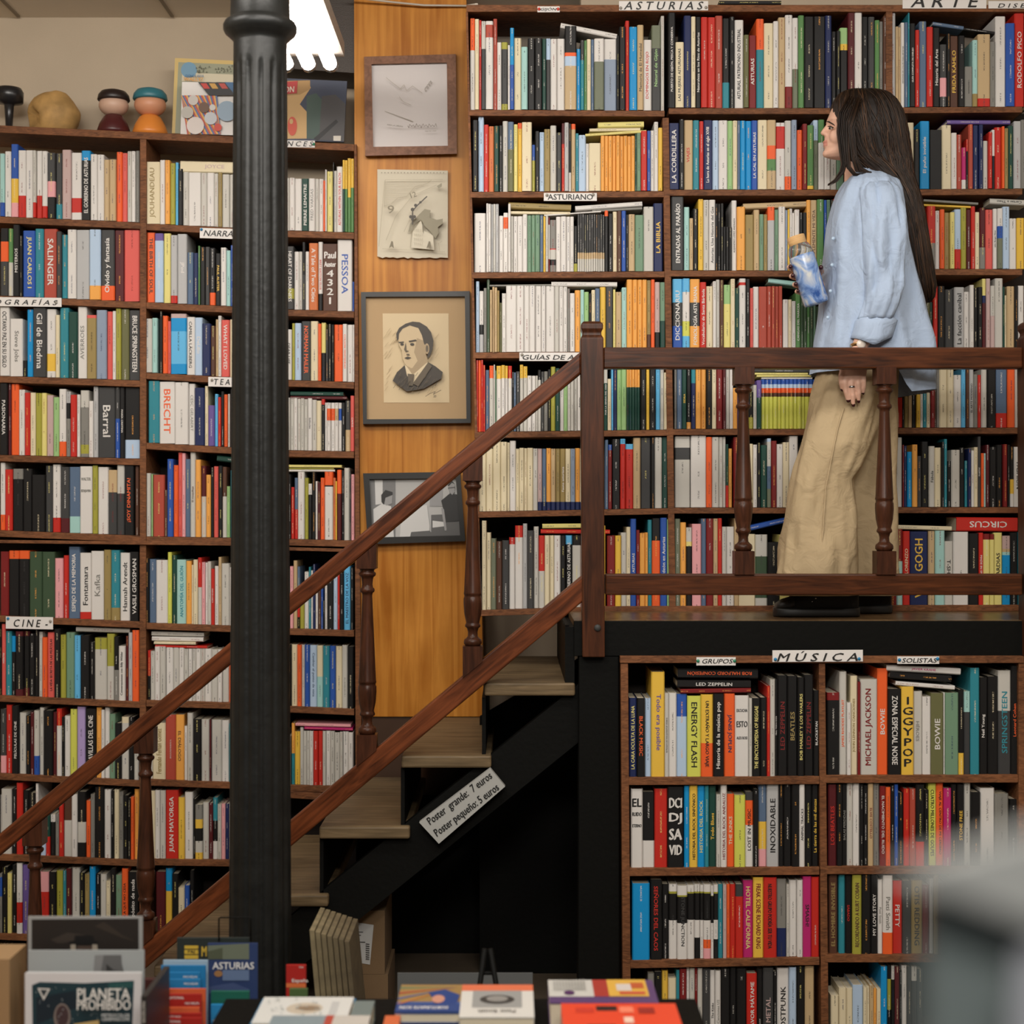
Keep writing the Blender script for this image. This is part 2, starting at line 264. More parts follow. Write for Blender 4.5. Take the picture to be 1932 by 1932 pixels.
# ------------------------------------------------------------ books: one row of spines per string
# x[-x2]:top:colours (top to bottom, |y where the next colour starts):title ; H is a book lying flat
# row = key, plane distance, crop x0, y0, scale, baseline (x,y,x,y), text
DL, DR, DM = 5.95, 5.47, 4.99
ROWS = [
('L1A',DL,0,0,4.391,(0,1792,1160,1842),"0-38:1275:T|1680b;38:1255:w;90:1195:b|1480y|1680p;148:1245:w|1620r;210:1245:w;275:1250:W|1680r;300:1250:w|1620r;350:1255:w|1710r;395:1270:K|1505p|1635k;460:1270:K|1690t;515:1243:D;588:1265:w|1640r|1760w;675:1250:a|1330k:^EL GOBIERNO DE ASTURIAS/w;750:1280:w;805:1283:w;862:1325:U;908:1325:U;962:1258:o;1010:1268:P;1055:1255:W;1090:1255:w;1122-1155:1250:g"),
('L1B',DL,0,0,4.391,(1205,1850,1900,1885),"1205-1322:1340:c:^JOUHANDEAU/d;1322:1325:w;1368:1330:O;1410:1355:n;1452:1345:s;1475:1400:k;1515:1425:W;1560:1430:w;1665:1435:W;1715:1435:w;1775:1440:W;1808:1430:d;1840-1900:1445:W;H1495-2060:1332,1345,95:c:^JOYCE/D"),
('L1C',DL,400,0,3.864,(530,1680,1035,1694),"490:1300:w;530:1298:W;565:1300:w;605:1305:w;655:1305:E:^PIERRE LEMAITRE/w;705:1303:w:^FRED VARGAS/g;752:1305:W;780:1305:w;812:1320:o;826:1240:w;838:1250:Y;880:1180:k;888:1245:W;908:1215:w:^ASTURIAS WITHIN YOUR REACH/r;953:1170:y|1380E;970:1172:y|1380e;988:1155:y|1440e;1012-1035:1158:y|1370e"),
('L2A',DL,0,400,4.391,(0,692,1160,744),"0:135:k|245o|410K;70:140:e|420W;110:110:k:^MISTERIOS/w;165:200:k;188:155:b:vJUAN CARLOS I/Y;290:140:t;360:140:h:vSALINGER/w;470:165:K;512:190:t;560:148:w;632:150:G;742:148:S|612O;835:150:K|612o:^Olvido y fantasía/w;948:152:z;1028-1158:150:P"),
('L2B',DL,0,400,4.391,(1215,746,1900,780),"1215:170:o:vTHE BIRTH OF SOUL/k;1283:180:v|240S;1355:178:Y;1415:195:G|695r;1470:185:G:vJPod/w;1550:335:q;1600:340:B;1640:280:e;1655:290:k;1700:290:K;1737:300:k|670o;1785:345:k:vPAUL AUSTER/y;1830:298:w;1875-1910:320:T"),
('L2C',DL,520,420,5.366,(105,878,795,898),"60:300:W;105:245:K|670n|775K:vHEART OF DARKNESS/w;188:295:w;238:295:W;270:200:k|530K;302:295:w;338:210:j:vA Tale of Two Cities/w;430:195:w|720k:vBRET EASTON ELLIS/r;475:215:u:_Paul~Auster~4~3~2~1/w;625-775:175:w:vPESSOA/b;778-795:600:b"),
('L3A',DL,0,400,4.391,(0,1357,1165,1395),"0-80:780:w:vOCTAVIO PAZ EN SU SIGLO/k;80-185:885:w:vSteve Jobs/g;185:1230:k;220:808:a;275:795:K:vGil de Biedma/w;385:805:w|1175y|1320w;462:855:c;495:795:t;570:830:E;643:785:w:^AVERROES/g;718:855:P|880d;800:815:x;885:825:P;928:820:w;958:800:n;1002:805:i;1068-1162:815:K:vBRUCE SPRINGSTEEN/w"),
('L3B',DL,0,400,4.391,(1180,1327,1900,1367),"1182-1262:885:W;1262-1305:880:T;1322:825:k;1345:860:o;1388:905:P;1415:845:D|880a|990s|1260a;1545:870:w:vCAMILLA LÄCKBERG/k;1612:875:S:vDeLillo/w;1675:925:B;1745:945:u;1785:890:U;1806:860:w;1832-1900:895:P:vWHAT I LOVED/w"),
('L3C',DL,520,420,5.366,(105,1592,800,1614),"105:1085:w:vDEAR LIFE/k;165:1020:n;195:1020:S;260:1000:K:vNORMAN MAILER/o;355:1000:c;430:1025:o;462:1015:Y|1320k;508:1080:K;532:1030:k;568:1035:k;592:1035:o;680:1030:w:vCOLSON WHITEHEAD/o;725:1035:w;782-798:1035:w"),
('L4A',DL,0,690,4.391,(0,737,1160,770),"0-65:145:k:vPASIONARIA/w;65:150:z;92:152:o;155:200:w;205:225:r;250:225:c;295:228:n;345:228:Y;387:245:D;440:262:l;490:195:w|630o;548:215:G|310k|440g;585:243:r;637:240:w;662:205:W|345g|655n|730g;733:293:w;770:172:G;810-952:180:K:vBarral/w;952:178:K|440b;990:180:k:vMARÍA CRISTINA/w;1032-1160:178:k|615S"),
('L4B',DL,0,690,4.391,(1230,637,1900,674),"1230:128:t;1322:135:w:vBRECHT/o;1450:140:w;1562:150:w:vCESC GELABERT/g;1615:185:B;1697:170:c;1725:330:v;1778:235:s;1805:262:r;1832:215:k;1858:240:o;1885-1905:235:W"),
('L4C',DL,520,720,5.366,(120,694,805,707),"85:165:W;120:165:W;150:170:W;185:170:w;220:170:W;255:170:W;290:180:W;325:170:w:vSófocles/k;370:185:W;415:195:c;465:180:r|235k;500:215:w;520:215:w|275o|395w;560:215:w|275o|395w;600:215:w|275U|395w;637:215:w|275b|395w;668:215:k;705:195:K|490U;758-797:145:P:vCAMUS/w;H150-685:100,105,42:E;H150-720:146,150,32:z"),
('L5A',DL,0,690,4.391,(0,1362,1160,1407),"0:805:w|1235o;40:860:r;103:855:g|940k;190:855:k;265:905:k;375:830:K;433:820:w|1260r;498:840:K|1265z;575:840:q|1250T;663:835:w:_WALTER~BENJAMIN/g;765:828:n;808:840:w;895:865:U|1050K;970:820:W|1060K;1032-1112:825:k:^¡SOY DINAMITA!/o;1118-1150:830:u"),
('L5B',DL,0,690,4.391,(1210,1414,1900,1424),"1215-1250:892:W;1252:900:l;1265-1362:905:h;1362:1030:u;1387:775:b;1437:825:o;1475:720:P;1505:725:p;1535:775:q;1575:712:W:^El maquillaje/u;1620:780:O;1665:830:z|1085W;1705:905:O;1745:845:k;1772:835:P;1808:830:k;1845:840:u|1085W;1880-1905:1000:l;H1800-2050:742,770,48:E"),
('L5C',DL,520,720,5.366,(135,1592,760,1607),"95:940:k;130:940:k;158:1070:r;190:975:q|1295r;225:915:w;293:975:n;330:1035:w|1145k;368:920:k;405:1010:w;425:1025:z;457:975:o;497:915:o|1050k|1065w;582:975:j;607:1010:y;623:895:o|1135z;668:900:k;695:875:W;748:905:K;762-797:940:p;H125-670:842,845,27:Y;H125-590:871,873,18:n;H125-600:891,892,20:w"),
('L6A',DL,0,1000,4.391,(0,707,1150,757),"0-70:180:R;70-157:172:o|240k;157-245:172:o|240k;245:180:F;350:182:F;457:235:p;525:212:r;567:140:q:^ESPEJO DE LA MEMORIA/w;660:190:w|680r:^Fontamara/k;755:175:w:^Kafka/g;860:165:d;920:168:t|645d;992:190:w:^Hannah Arendt/k;1075-1150:182:k:^VASILI GROSMAN/w"),
('L6B',DL,0,1000,4.391,(1200,767,1900,790),"1205:235:k;1235:243:q;1290:250:w;1388:185:N;1422:210:E;1462:247:T:^ANATOMÍA DEL GUIÓN/t;1540:258:O;1585:290:c;1602:247:c;1640:230:r|475W;1672:268:p;1700:272:w;1722:262:W;1750:322:r:vGARCÍA LORCA/w;1778:300:w;1810:225:U;1835-1900:278:W"),
('L6C',DL,520,1030,3.864,(100,600,570,614),"90:170:E;105:150:p;130:108:U;158:152:q|450r|520k;178:330:n;210:190:w;242:155:t;258:180:w;272:135:B;290:345:w;308:320:u;330:315:b;345:400:k;358:290:w;376:230:k;422:225:S;452:210:r;468:200:k;498:150:s:^EL MAESTRO DE LA VOZ/B;545-568:160:k"),
('L7A',DL,0,1000,4.391,(0,1367,1155,1420),"0:820:k;12:780:P:vFILMISH/w;45:840:t;95:880:a|1010k;130:840:z|880k|1320z;195:840:z|880k|1310z;243:860:k;290:830:k;320:845:W;350:890:o;392:850:P:^LA VIDA SECRETA DE LAS PELÍCULAS/k;450:820:k;500:870:n;545:850:J;615:875:s;665:875:k;740:930:k;782:895:n|990W;882:862:n|1130W;945:885:k|1160g;985:962:w:^Conversaciones con Billy Wilder/k;1040:880:z;1063:850:G;1097-1155:830:o;H630-1075:802,815,40:W"),
('L7B',DL,0,1000,4.391,(1215,1407,1895,1427),"1220-1245:1000:r|1210k;1245:1005:W;1280:968:w;1325:968:W;1372:970:w;1432:975:W;1480:975:w;1525:985:W;1560:985:w;1590:985:W;1620:985:w;1660:985:W;1695:985:w;1750:990:W;1805:990:w;1840-1895:990:W;H1255-1690:840,850,36:W;H1258-1685:882,890,38:w;H1275-1620:925,930,22:c;H1285-1715:951,962,20:r"),
('L7C',DL,520,1030,3.864,(115,1167,575,1187),"85:720:k;115:720:c;158:722:o;190:722:W;212:722:b;248:725:S:vCambiar el punto de vista/q;300:728:c|955T;345:730:t;395:730:b;438:733:c;485:725:W;525-570:735:k"),
('L8A',DL,0,1310,4.391,(0,652,1200,714),"0:125:K|510p;48:90:r;100:95:k:^PELÍCULAS DE CINE/w;157:155:W;212:180:k;250:150:z;282:135:W|510b;325:112:W;362:135:k;440:150:z;470:120:r|260w;513:190:k;535:180:w;580:125:N;635:105:V;705:120:k:^MARAVILLAS DEL CINE/w;795:110:O;838:130:w;865:110:w;905:165:J;953:240:k;1005:190:c|240W;1068:190:k;1110-1150:250:W"),
('L8B',DL,0,1310,4.391,(1240,702,1895,727),"1225:300:W;1262:240:c:^Fernando Fernán Gómez/d;1370:170:h;1455:170:O:vEL DIÁLOGO/u;1525:265:w;1552:155:W;1600:205:k;1668:208:W;1735:210:z;1750:213:W;1835-1895:218:w"),
('L8C',DL,520,1030,3.864,(115,1742,590,1752),"115:1295:O|1515t;138:1355:y;178:1325:W;202:1350:W;225:1350:W;248:1350:w;275:1350:r;310:1350:r;343:1350:W;367:1350:w;400:1350:W;430:1360:W;470:1355:W;490:1355:w;530-566:1360:w;H145-548:1293,1303,20:p;H210-562:1318,1328,20:m"),
('L9A',DL,0,1310,4.391,(0,1322,1140,1372),"0:835:G;10-95:785:W;95:790:k;135:735:r;188:800:k;235:820:k;295:740:w;318:900:S;380:960:E|1180r;415:1000:w|1060k;455:990:g;490:900:r;528:850:u|1045W;592:830:w;640:810:k|1060W|1230k;710:885:o;750:830:g;785:770:k;863:790:w;920:800:k;945:790:c;985:810:g;1020:840:k;1060:860:k;1085:850:o;1110-1150:790:O"),
('L9B',DL,0,1310,4.391,(1280,1362,1895,1372),"1225:800:c;1285:795:w;1325:797:W;1372:795:r:^JUAN MAYORGA/w;1478:855:y;1530:812:w;1597:870:k;1618:915:g|1035y|1110k|1215W|1310y;1678:900:W;1727:905:z;1762:860:t|1050k|1220w;1800:915:W;1832:910:p;1865-1895:910:B"),
('L10A',DL,0,1600,4.391,(0,705,1160,760),"0:210:g|240b|400g;20:160:k;62:210:Y;97:140:k;137:125:w|450r|620w;185:140:v;240:200:k;330-405:200:p|365r;405:200:k;465:190:n;520:190:t;550:170:z;592:165:W;660:205:k;700:220:d;740:155:a;790:220:k;830:220:W;880:275:c;915:170:k;960:225:J;1010:170:o:^LA OLA QUE NO CESA/k;1062-1150:200:k:^A propósito de nada/w"),
('L10B',DL,0,1600,4.391,(1215,762,1900,790),"1290:200:z;1370:172:a|360y;1425:215:k;1478:330:c;1530:310:b;1570-1605:190:k"),
('L11A',DL,0,1600,4.391,(0,1085,240,1090),"0:815:W;30:830:w;80:885:y;145:970:w;188-230:890:n;H80-300:808,812,68:k:^QUENTIN TARANTINO/y"),
('R1A',DR,880,0,4.391,(30,908,1640,915),"30:150:o|415w;70:160:c;105:165:r;125:180:W|410K;160:180:w|210h|315w;222:155:h;255:350:w;290:348:n|405K|860n;343:375:w;362:235:a|540b;395:315:c;455:393:T;508:320:k;568:322:k;628:325:E;660:320:S|495K;697:325:w;750:320:w;815-912:220:k|440o|470S|550U;912:405:a;945:335:K|500t;975:335:e;998:325:c;1032:325:q;1058:325:w|515f;1140:322:w|490x;1245:300:k;1265:225:k;1318:170:r;1350:225:a;1415:212:U:^Memoria de El Humedal/k;1467:330:w:^DOMINGOS EN ROJO/r;1535:210:f|400K:^Natural de Gijón/l;1612-1640:130:W;H785-1250:187,280,42:w"),
('R1B',DR,1240,0,5.084,(60,1035,1965,1035),"105:110:k:^PUERTO DE GIJÓN, PESCA Y CONSERVA/w;175:410:c:^LAS MUJERES ASTURIANAS/k;255:155:B;325:165:c;367:165:k:^Naturaleza en los Ríos de Asturias/w;420:170:r;483:170:r;558:150:h;628:175:k|790t;695:160:k;745:190:w:^ASTURIAS, PATRIMONIO INDUSTRIAL/k;830:340:i;878:340:R:^ASTURIAS/w;952:180:o|475t;1025:222:c;1115:205:w;1165:165:U;1230:143:w|830R;1300:170:w|660f;1355:150:e;1410:165:k;1500:160:k;1612:150:B;1675:300:k;1720:300:k;1755:265:l|420y|480k;1830:125:z;1895-1965:113:w;H595-1190:5,5,38:k"),
('R1C',DR,1552,0,5.084,(380,1030,1940,1020),"380:160:k;440:165:K;500:200:e;545:207:g;580:160:u;615:250:g;650:130:G;700:260:U;725:260:U;755:215:w:^ARMONÍA DE COLOR PARA ARTISTAS/k;790:215:q;820:120:t;835:230:k:^GUÍA COMPLETA DE DIBUJO/w;888:290:r;930:205:q;1000:262:r;1060:270:k:^Historia del Arte/w;1125:430:K|750p|930K;1190:330:k;1222:345:u:^FRIDA KAHLO/y;1305:345:k;1365:640:g;1440:385:T|900d;1490:330:U|945r;1610:400:g;1662:155:w;1760:225:b;1845:120:r:^RODOLFO PICO/w;1940-2000:150:k;H1060-1355:207,250,35:q;H1355-1650:262,302,28:k"),
('R2A',DR,880,0,4.391,(50,1588,1625,1583),"50:1000:k;98:955:S;145:1032:r;185:1045:j;230:1045:E;270:1040:k;300:1002:W;345:1012:q|1240i;393:1032:Y;425:1017:o|1065y;460:1017:c;542:1200:b|1330n;570:1090:k;605:1097:S;645:1072:d;695:1045:W;745:1100:K;790:1025:z|1195r;812:1020:G;848:1025:k|1430w;868:1025:o|1070U;905:1105:t;930:1120:S;990:1190:w;1015:1190:c;1113-1397:1128:O*9;1397:1110:E;1412:1105:J;1445:1088:r;1497:1088:b;1525:1083:w;1555:1010:w;1590-1625:1062:y;H1090-1470:1012,1004,48:Y;H1020-1440:1064,1058,26:c;H985-1490:1108,1076,22:Y"),
('R2B',DR,1240,0,5.084,(110,1818,1860,1818),"110:1185:B:^LA CORDILLERA/w;210:1150:k;258:1152:U:^VIAJES/r;345:1155:t;405:1165:r;445:1155:B:^La hora de Asturias en el siglo XVIII/w;530:1155:S;590:1158:w;675:1160:l;725:1160:c;770:1160:q;795:1160:a;848:1160:a;905:1155:b:^LA CAL EN ASTURIAS/w;965:1155:c;1055:1155:U|1400o|1530e|1640U;1138:1175:w|1210r|1425w;1228:1155:W|1690o;1290:1152:x;1340:1245:o;1395:1190:R;1440:1205:e|1785y;1500:1150:S|1345f;1548:1150:e|1370w;1605:1400:w;1663:1400:W;1725:1500:J;1797-1860:1500:R"),
('R2C',DR,1552,0,5.084,(800,1815,1940,1808),"700:1200:k;810:1175:c;880:1240:k;935:1165:a:^El puño invisible/w;1025:1245:k;1148:1200:c;1238:1275:w;1290:1290:h;1338:1415:m|1725w;1380:1335:r|1450k;1400:1195:h;1445:1200:B;1500:1200:B;1540:1350:W;1590:1270:r;1625:1245:w|1495k;1655:1220:r;1720:1215:o;1745:1230:d;1785:1205:E;1835:1165:G;1905-1960:1150:g;H1195-1800:1150,1152,40:v"),
('R3A',DR,885,350,5.084,(50,832,1860,822),"50-160:265:w;165:172:w;185:180:w;210:180:G;232:180:W;255:180:G;285:290:w;330:262:w|305o|415w;375:180:w;400:295:W;425:295:w;465:295:w;515:275:w;560:285:J;600:285:J;635:285:J;680:285:q;712:290:y;735:295:W;760:305:R|375w|705R;775:330:g|605r|615W|710k|765g;835:300:w;880:300:w;935:300:w;970:300:w;1005:390:k|750n;1040-1300:280:K|645U|705W*12;1300:240:o|295k;1335:270:k;1380:250:c;1420:245:u;1463:245:b;1505:280:k;1530:280:U;1590:285:J;1675:205:W;1770-1860:170:B:^LA BIBLIA/y;H380-980:160,182,60:d;H395-970:245,252,28:c;H1018-1660:196,152,46:w;H720-1265:280,242,14:w;H1180-1660:232,206,24:g"),
('R3B',DR,1250,350,5.52,(90,884,1900,886),"90-220:115:K:^ENTRADAS AL PARAÍSO/w;225:228:T;280:345:U;318:240:k;372:145:y;425:152:W;485:152:w:^Asturias. Una Historia del Gas/k;550:190:k;578:190:k;605:190:k;635:430:k;660:435:k;690:435:k;722:155:w:^ALEJANDRO LÓPEZ ANDRADA/k;775:225:O;860:305:d;952:255:U;1010:300:J;1055:300:d;1095:225:o|365G;1168:250:J;1210:222:w;1280:255:x;1305:250:y;1325:240:w;1355:285:w;1375:255:w;1425:285:k;1460:285:k;1500:155:O;1540:155:U:^SIMPLEMENTE MI VIDA/u;1608:150:e;1680:155:b;1710:150:J;1750:150:k;1780-1900:140:r;H840-1500:188,162,60:U"),
('R3C',DR,1720,350,5.684,(160,895,1210,895),"165-255:225:r|620g;258:270:w;302:260:o;352:290:d;410:290:Y;460:258:S|685r;530:238:n;590:260:z;638:225:r;685:285:c;733:240:z|665g;795:258:P;875:250:w:^John Berger Mirar/k;918:250:w|440b|570f;975:230:S;1050:352:w;1130-1210:350:y;H130-715:145,182,26:g;H120-635:197,220,22:y;H840-1240:137,155,60:W:vCartas a Theo/k"),
('R4A',DR,885,350,5.084,(65,1600,1890,1590),"65:920:S;98:1012:w|1335k|1430G;140:985:g;170:900:F;200:1005:U;222:965:U;245:980:U;270:1010:d;292:1125:i;315:1035:w;355-457:965:w;457:965:w;528:965:w;580:965:w;635:965:w;695:965:w;735:965:w;822:965:W;865:965:w;905:965:w;943:990:g;968:1035:w;1015:1005:O;1068:1000:T;1105:1020:l;1150:1035:k;1175:1005:c;1210:990:q;1255:975:y;1312:975:K;1382:1000:Y;1405:1022:U;1465:980:T;1512:905:O;1568:905:O;1615:905:O;1662:905:O;1705:910:d|1430u;1745:905:o;1780:930:D|1410k;1830-1885:930:J|1300E;H790-1420:923,926,46:w;H195-790:952,945,18:g"),
('R4B',DR,1250,350,5.52,(105,1735,1660,1735),"105:975:s|1220K|1465b:^DICCIONARIU/w;208:970:s|1110w|1415N|1570s;285:975:O|1220K|1465O:^FONOLOGÍA ASTURIANA/w;390:1010:r:^Vocabulario de Santa Bárbola/w;455:1050:c;525:1000:w;560:980:W;597:985:u;640:1035:l|1235Y;710:975:c;755:1070:E;800:970:w|1010r|1040w;868:975:k;912:1070:P;945:1055:w;1005-1090:1055:h;1090:1052:h;1135:1052:h;1170:1052:h;1212-1250:1050:h;1255:1190:w;1310:1190:c;1345:1205:w;1390:1110:e:^CANGAS DEL NARCEA/w;1440:1130:F;1470:1150:F;1500:1180:e:^CANGAS DE ONÍS/w;1535:1250:F;1570:1250:J;1600-1660:1260:F;H1105-1440:962,1005,50:T"),
('R4C',DR,1720,350,5.684,(150,1772,1210,1772),"140:1230:i;195:1250:E;230:1080:r;280:1080:k;360:1115:K;452:1095:G:^La facción caníbal/k;560:1140:w;622:1070:w;668:1100:k;710:1090:k;760:1000:Y|1180B|1260z;800:1000:D;845:1078:W|1400D;890:1000:W;975:1090:E;995:1180:c;1020:1085:U;1100:1080:k;1140-1210:1075:w"),
('R5A',DR,885,660,5.084,(68,788,1905,766),"68:100:r;90:100:o;115:100:r;135:150:r;155:195:q;195:155:o|275W;235:145:W;250:200:J;262:155:y|280w;310:150:y|275w;345:155:y|275w;372:155:r|275w;412:215:k;430:220:q;450:210:K;488:145:y|275W;520:160:y|270W;560:250:w;600:250:w;640:250:W;660:195:k|290W;690:210:K;720:210:g;755:190:k;785:165:n;828:180:E;870:200:w;910:200:l;945:250:W;975:250:W;1005:240:W;1040-1078:240:w:^Asturias/k;1295:180:W|320E:^POR LA SENDA DEL OSO/w;1330:280:c;1365:180:s;1385:190:B;1420:195:l;1460:180:l;1510-1640:180:O|360E*5;1645:180:k;1700:180:y;1730:180:k;1790:180:s;1832:180:W;1870-1905:220:c"),
('R5B',DR,1250,660,5.52,(115,824,1610,824),"125:195:g;150:190:q;203:195:E:^SIDRA/y;250:195:k|755O;300:195:t|350B;345:190:O;400:190:O;455:190:k;515:190:c;560:190:R;628:190:z;660:190:W;700:195:w;735:400:O;780:420:v;840:430:k;895:440:k|705n;945:370:W;980:320:v|500E;1030-1610:310:b|360S|400o|450u|490N*14;H960-1570:200,202,34:K:^Cambio climático/G;H960-1515:238,239,22:Y;H980-1555:262,260,22:Y;H1030-1560:287,287,18:w"),
('R5C',DR,1650,660,5.681,(170,834,1570,834),"170:500:w;207:515:r;297:515:k;320:500:d;362:490:U;402:490:k;445:480:y;490:475:w;518:470:t;560:460:c;600:200:R;645:205:u;665:205:g;695:205:c;780:205:c;850:272:w;930:205:s;977:205:u;1012:205:G:^EL ARTE MODERNO/k;1058:265:g;1110:270:r;1145:210:W;1205:205:k;1300:205:q|680r;1425:200:o;1505-1570:205:W"),
('R6A',DR,885,660,5.084,(90,1552,1908,1518),"90-165:940:c;165:950:c;230:880:c;305:885:c;365:890:c;390:873:w;450:950:c;483:942:c;528:945:c;558:942:c;615:948:W;660:950:D|1460B;700:950:q|1460B;742:945:O|1460B;785:950:U|1460B;830:950:d|1460B;875:950:d|1460B:^Fauna asturiana/w;925:950:c|1460B;975:950:x|1460B;1018:945:O|1460B;1062-1095:950:c|1460B;1305:865:q;1335:912:b|965R;1370:858:k;1450:855:s|905r;1500:905:s|955r;1575:845:U;1645:845:K;1745:845:k;1780:842:W;1850-1908:840:E"),
('R6B',DR,1250,660,5.52,(130,1642,1410,1642),"130-290:900:W|1020K|1145W;295-455:895:w;455:910:o;515:910:W;590:910:W;630:910:W;660:985:E|1415r;685-725:1030:O;740:910:R;800:930:k;870:980:c;945:990:w;985:970:k;1022:995:E;1088:925:S|960W|1215q|1450f;1130:950:R;1190:985:w;1255:965:c;1320-1410:900:w"),
('R6C',DR,1650,660,5.681,(180,1685,1600,1685),"180-300:940:W;305:1020:R;320:1030:B;350:1095:a;402:1018:O;460:1140:K;505:985:k;582:1035:W:^Fábula/k;645:1050:c;715:990:k;745:958:t;780:1195:k;820:1075:W;912:1050:k;972:1190:t;1000:1060:B;1035:1080:w;1070:1045:c;1110:930:K:^PLASTIC/w;1145:1110:o;1175:1110:T;1195:1020:z;1235:1045:k;1310:1020:k;1375:1015:R;1420:1020:k;1447:1040:k|1390y|1545w;1495-1585:1042:w:vFASHION/k"),
('R7A',DR,860,580,2.683,(132,1532,640,1516),"132:1080:c;155:1140:c;178:1170:f;205:1185:u;235:1180:K;270:1165:r|1200w;300:1105:r|1165w;340:1095:G;362:1130:K;395:1110:W;420:1155:r|1335W;450:1155:c;475:1155:c;498:1155:w;530:1155:k;555:1155:s|1200k:^EL GOBIERNO DE ASTURIAS/w;590:1155:k|1205W;633-645:1155:P;H438-650:1096,1094,24:Y;H430-780:1123,1126,22:r"),
('R7D',DR,1130,960,5.222,(80,970,702,968),"80:265:R;160:265:y;218:235:W;272:180:c;312:100:b:^ASTURIAS/w;368:210:R;402:240:O;455:235:O;482:110:t;522:95:k|315o;605:90:b:^El acordeón en Asturias/w;672-702:105:l"),
('R7B',DR,1130,960,5.222,(748,966,1880,958),"748:100:f;803:135:O;860:185:W|325Y|370k;918:150:p;1008:98:q;1058:98:R;1128:98:U;1175:95:r;1215:178:W;1258:178:w;1335:95:U;1378:250:c;1540:255:W|470F|880W;1660:330:k;1780-1880:255:Y;H1490-1840:165,85,52:b"),
('R7C',DR,1650,960,6.851,(190,1245,1905,1245),"195:265:R;290:265:R|680T;368:290:r:^DAD LORENZO/c;460-695:295:B:^VAN GOGH/y;700:290:U;785:285:T;908:420:W:vT-SHIRT/k;1020-1215:300:w;1215:320:k;1345:310:r:vMADE IN SPAIN/w;1405:325:R|400Y;1490:330:R|400Y;1545:310:Y:^GUARDIAS/k;1655:350:D|520U|560T|600a;1755:310:k;1855-1905:305:t;H290-1000:208,228,56:c;H1060-1850:108,115,185:r:vCIRCUS/w"),
('M1A',DM,1160,1220,4.83,(130,1190,1940,1180),"130:470:B:^LA CARA OCULTA DE LA LUNA/Y;200:470:k:vBLACK MUSIC/o;275:475:S;332:232:y:vTodo era posible/v;455:425:W:^ESTRAGOS DE UNA JUVENTUD SÓNICA/k;492:425:w;565:435:b|640S;660:450:N:vENERGY FLASH/k;785:437:y|880o:vUN EXTRAÑO Y LARGO VIAJE/k;895:430:k:^Historia de la música pop/w;995:430:o:vJANIS JOPLIN/B;1095:447:w:_ESCUCHA~ESTO~ALEX ROSS/K;1222:470:W;1250:470:k:^THE ENCYCLOPEDIA OF REGGAE/Y;1325:465:k;1385:360:r;1415:300:W;1460:300:k:vROCK N ROLL TIMES/w;1485:265:k:^LED ZEPPELIN/R;1575:270:k:^BEATLES/d;1665:280:k:^BOB MARLEY Y LOS WAILERS/Y;1725:260:k:^LED ZEPPELIN/R;1812-1862:400:k:^BLACK&TAN/w;H575-1305:202,206,88:k:vROB HALFORD CONFESIÓN/o;H570-1240:308,312,68:k:^LED ZEPPELIN/w;H600-1240:388,378,42:R"),
('M1B',DM,1540,1220,4.929,(90,1195,1880,1190),"100:430:R|500k;218:235:W:^JAMES RHODES PLAYLIST/o;285:520:w;322:275:c:^JOHN LENNON CANCIONES/d;387:330:R;412:305:W:^MICHAEL JACKSON/R;570:205:o:^BOWIE/w;668:395:k:vZONA ESPECIAL NOISE/w;790:372:y:_I~G~G~Y~P~O~P/k;905:418:W:vHÉROES/g;990:467:w;1068:435:i:^BOWIE/w;1185:430:w;1200:430:J;1322:400:k|990y;1372:420:T|610K;1435:200:t;1520:290:k:^Neil Young/w;1600:280:k;1695:225:W|600K:^SPRINGSTEEN/t;1815-1878:180:k:^Leonard Cohen/o;H655-1345:167,205,60:w:^JAVIER KRAHE/m;H690-1260:232,272,62:k;H740-1290:320,364,40:w"),
('M2A',DM,1160,1460,4.83,(145,860,1865,848),"148:140:w:_EL~RUIDO~ETERNO/k;255:170:k|612w;362:140:r;480-625:120:k:_DCI~DJ~SA~VID/w;632:110:a;680:107:y:^HISTORIA DEL ROCK SINFÓNICO/k;755:110:a:^HISTORIA DEL ROCK/Y;820:110:t;858:112:E:^Todo Blues/y;925:190:W;965:100:w:^HISTORIA DEL ROCK ANDALUZ/R;1022:188:o:^THE KINKS/c;1090:195:N;1190:170:K|245o|470w:^LOST IN MUSIC/k;1262:140:k;1310:98:q|440y|690p;1385:95:G:^INOXIDABLE/k;1495:100:k;1540:100:k;1610:100:k;1680:75:w:^ANIMAL TRACKS/k;1730:95:k;1795-1855:100:k:^La tierra de las mil danzas/y"),
('M2B',DM,1540,1460,4.929,(100,860,1900,858),"110:100:z:^LOS BEATLES/r;190:100:k;240:100:k:^BALAS PERDIDAS/g;288:70:W;345:90:w;405:100:k;440:110:k;482:90:U:vELVIS COSTELLO/R;532:90:g;590:115:R:vEL NACIMIENTO DEL RUIDO/w;645:125:o;690:110:k;728:100:b;765:180:k;815:140:r;870:140:h;925:100:k|630r;1005:150:k;1045:90:N:vCUATRO MILLONES DE GOLPES/k;1120:88:o:vVIAJE AL CENTRO DE MI CEREBRO/k;1185:135:m;1255:100:k;1310:100:k:^STONE FREE/y;1375:75:W;1440:170:k;1525:135:w;1660-1785:185:g;1800-1880:240:k"),
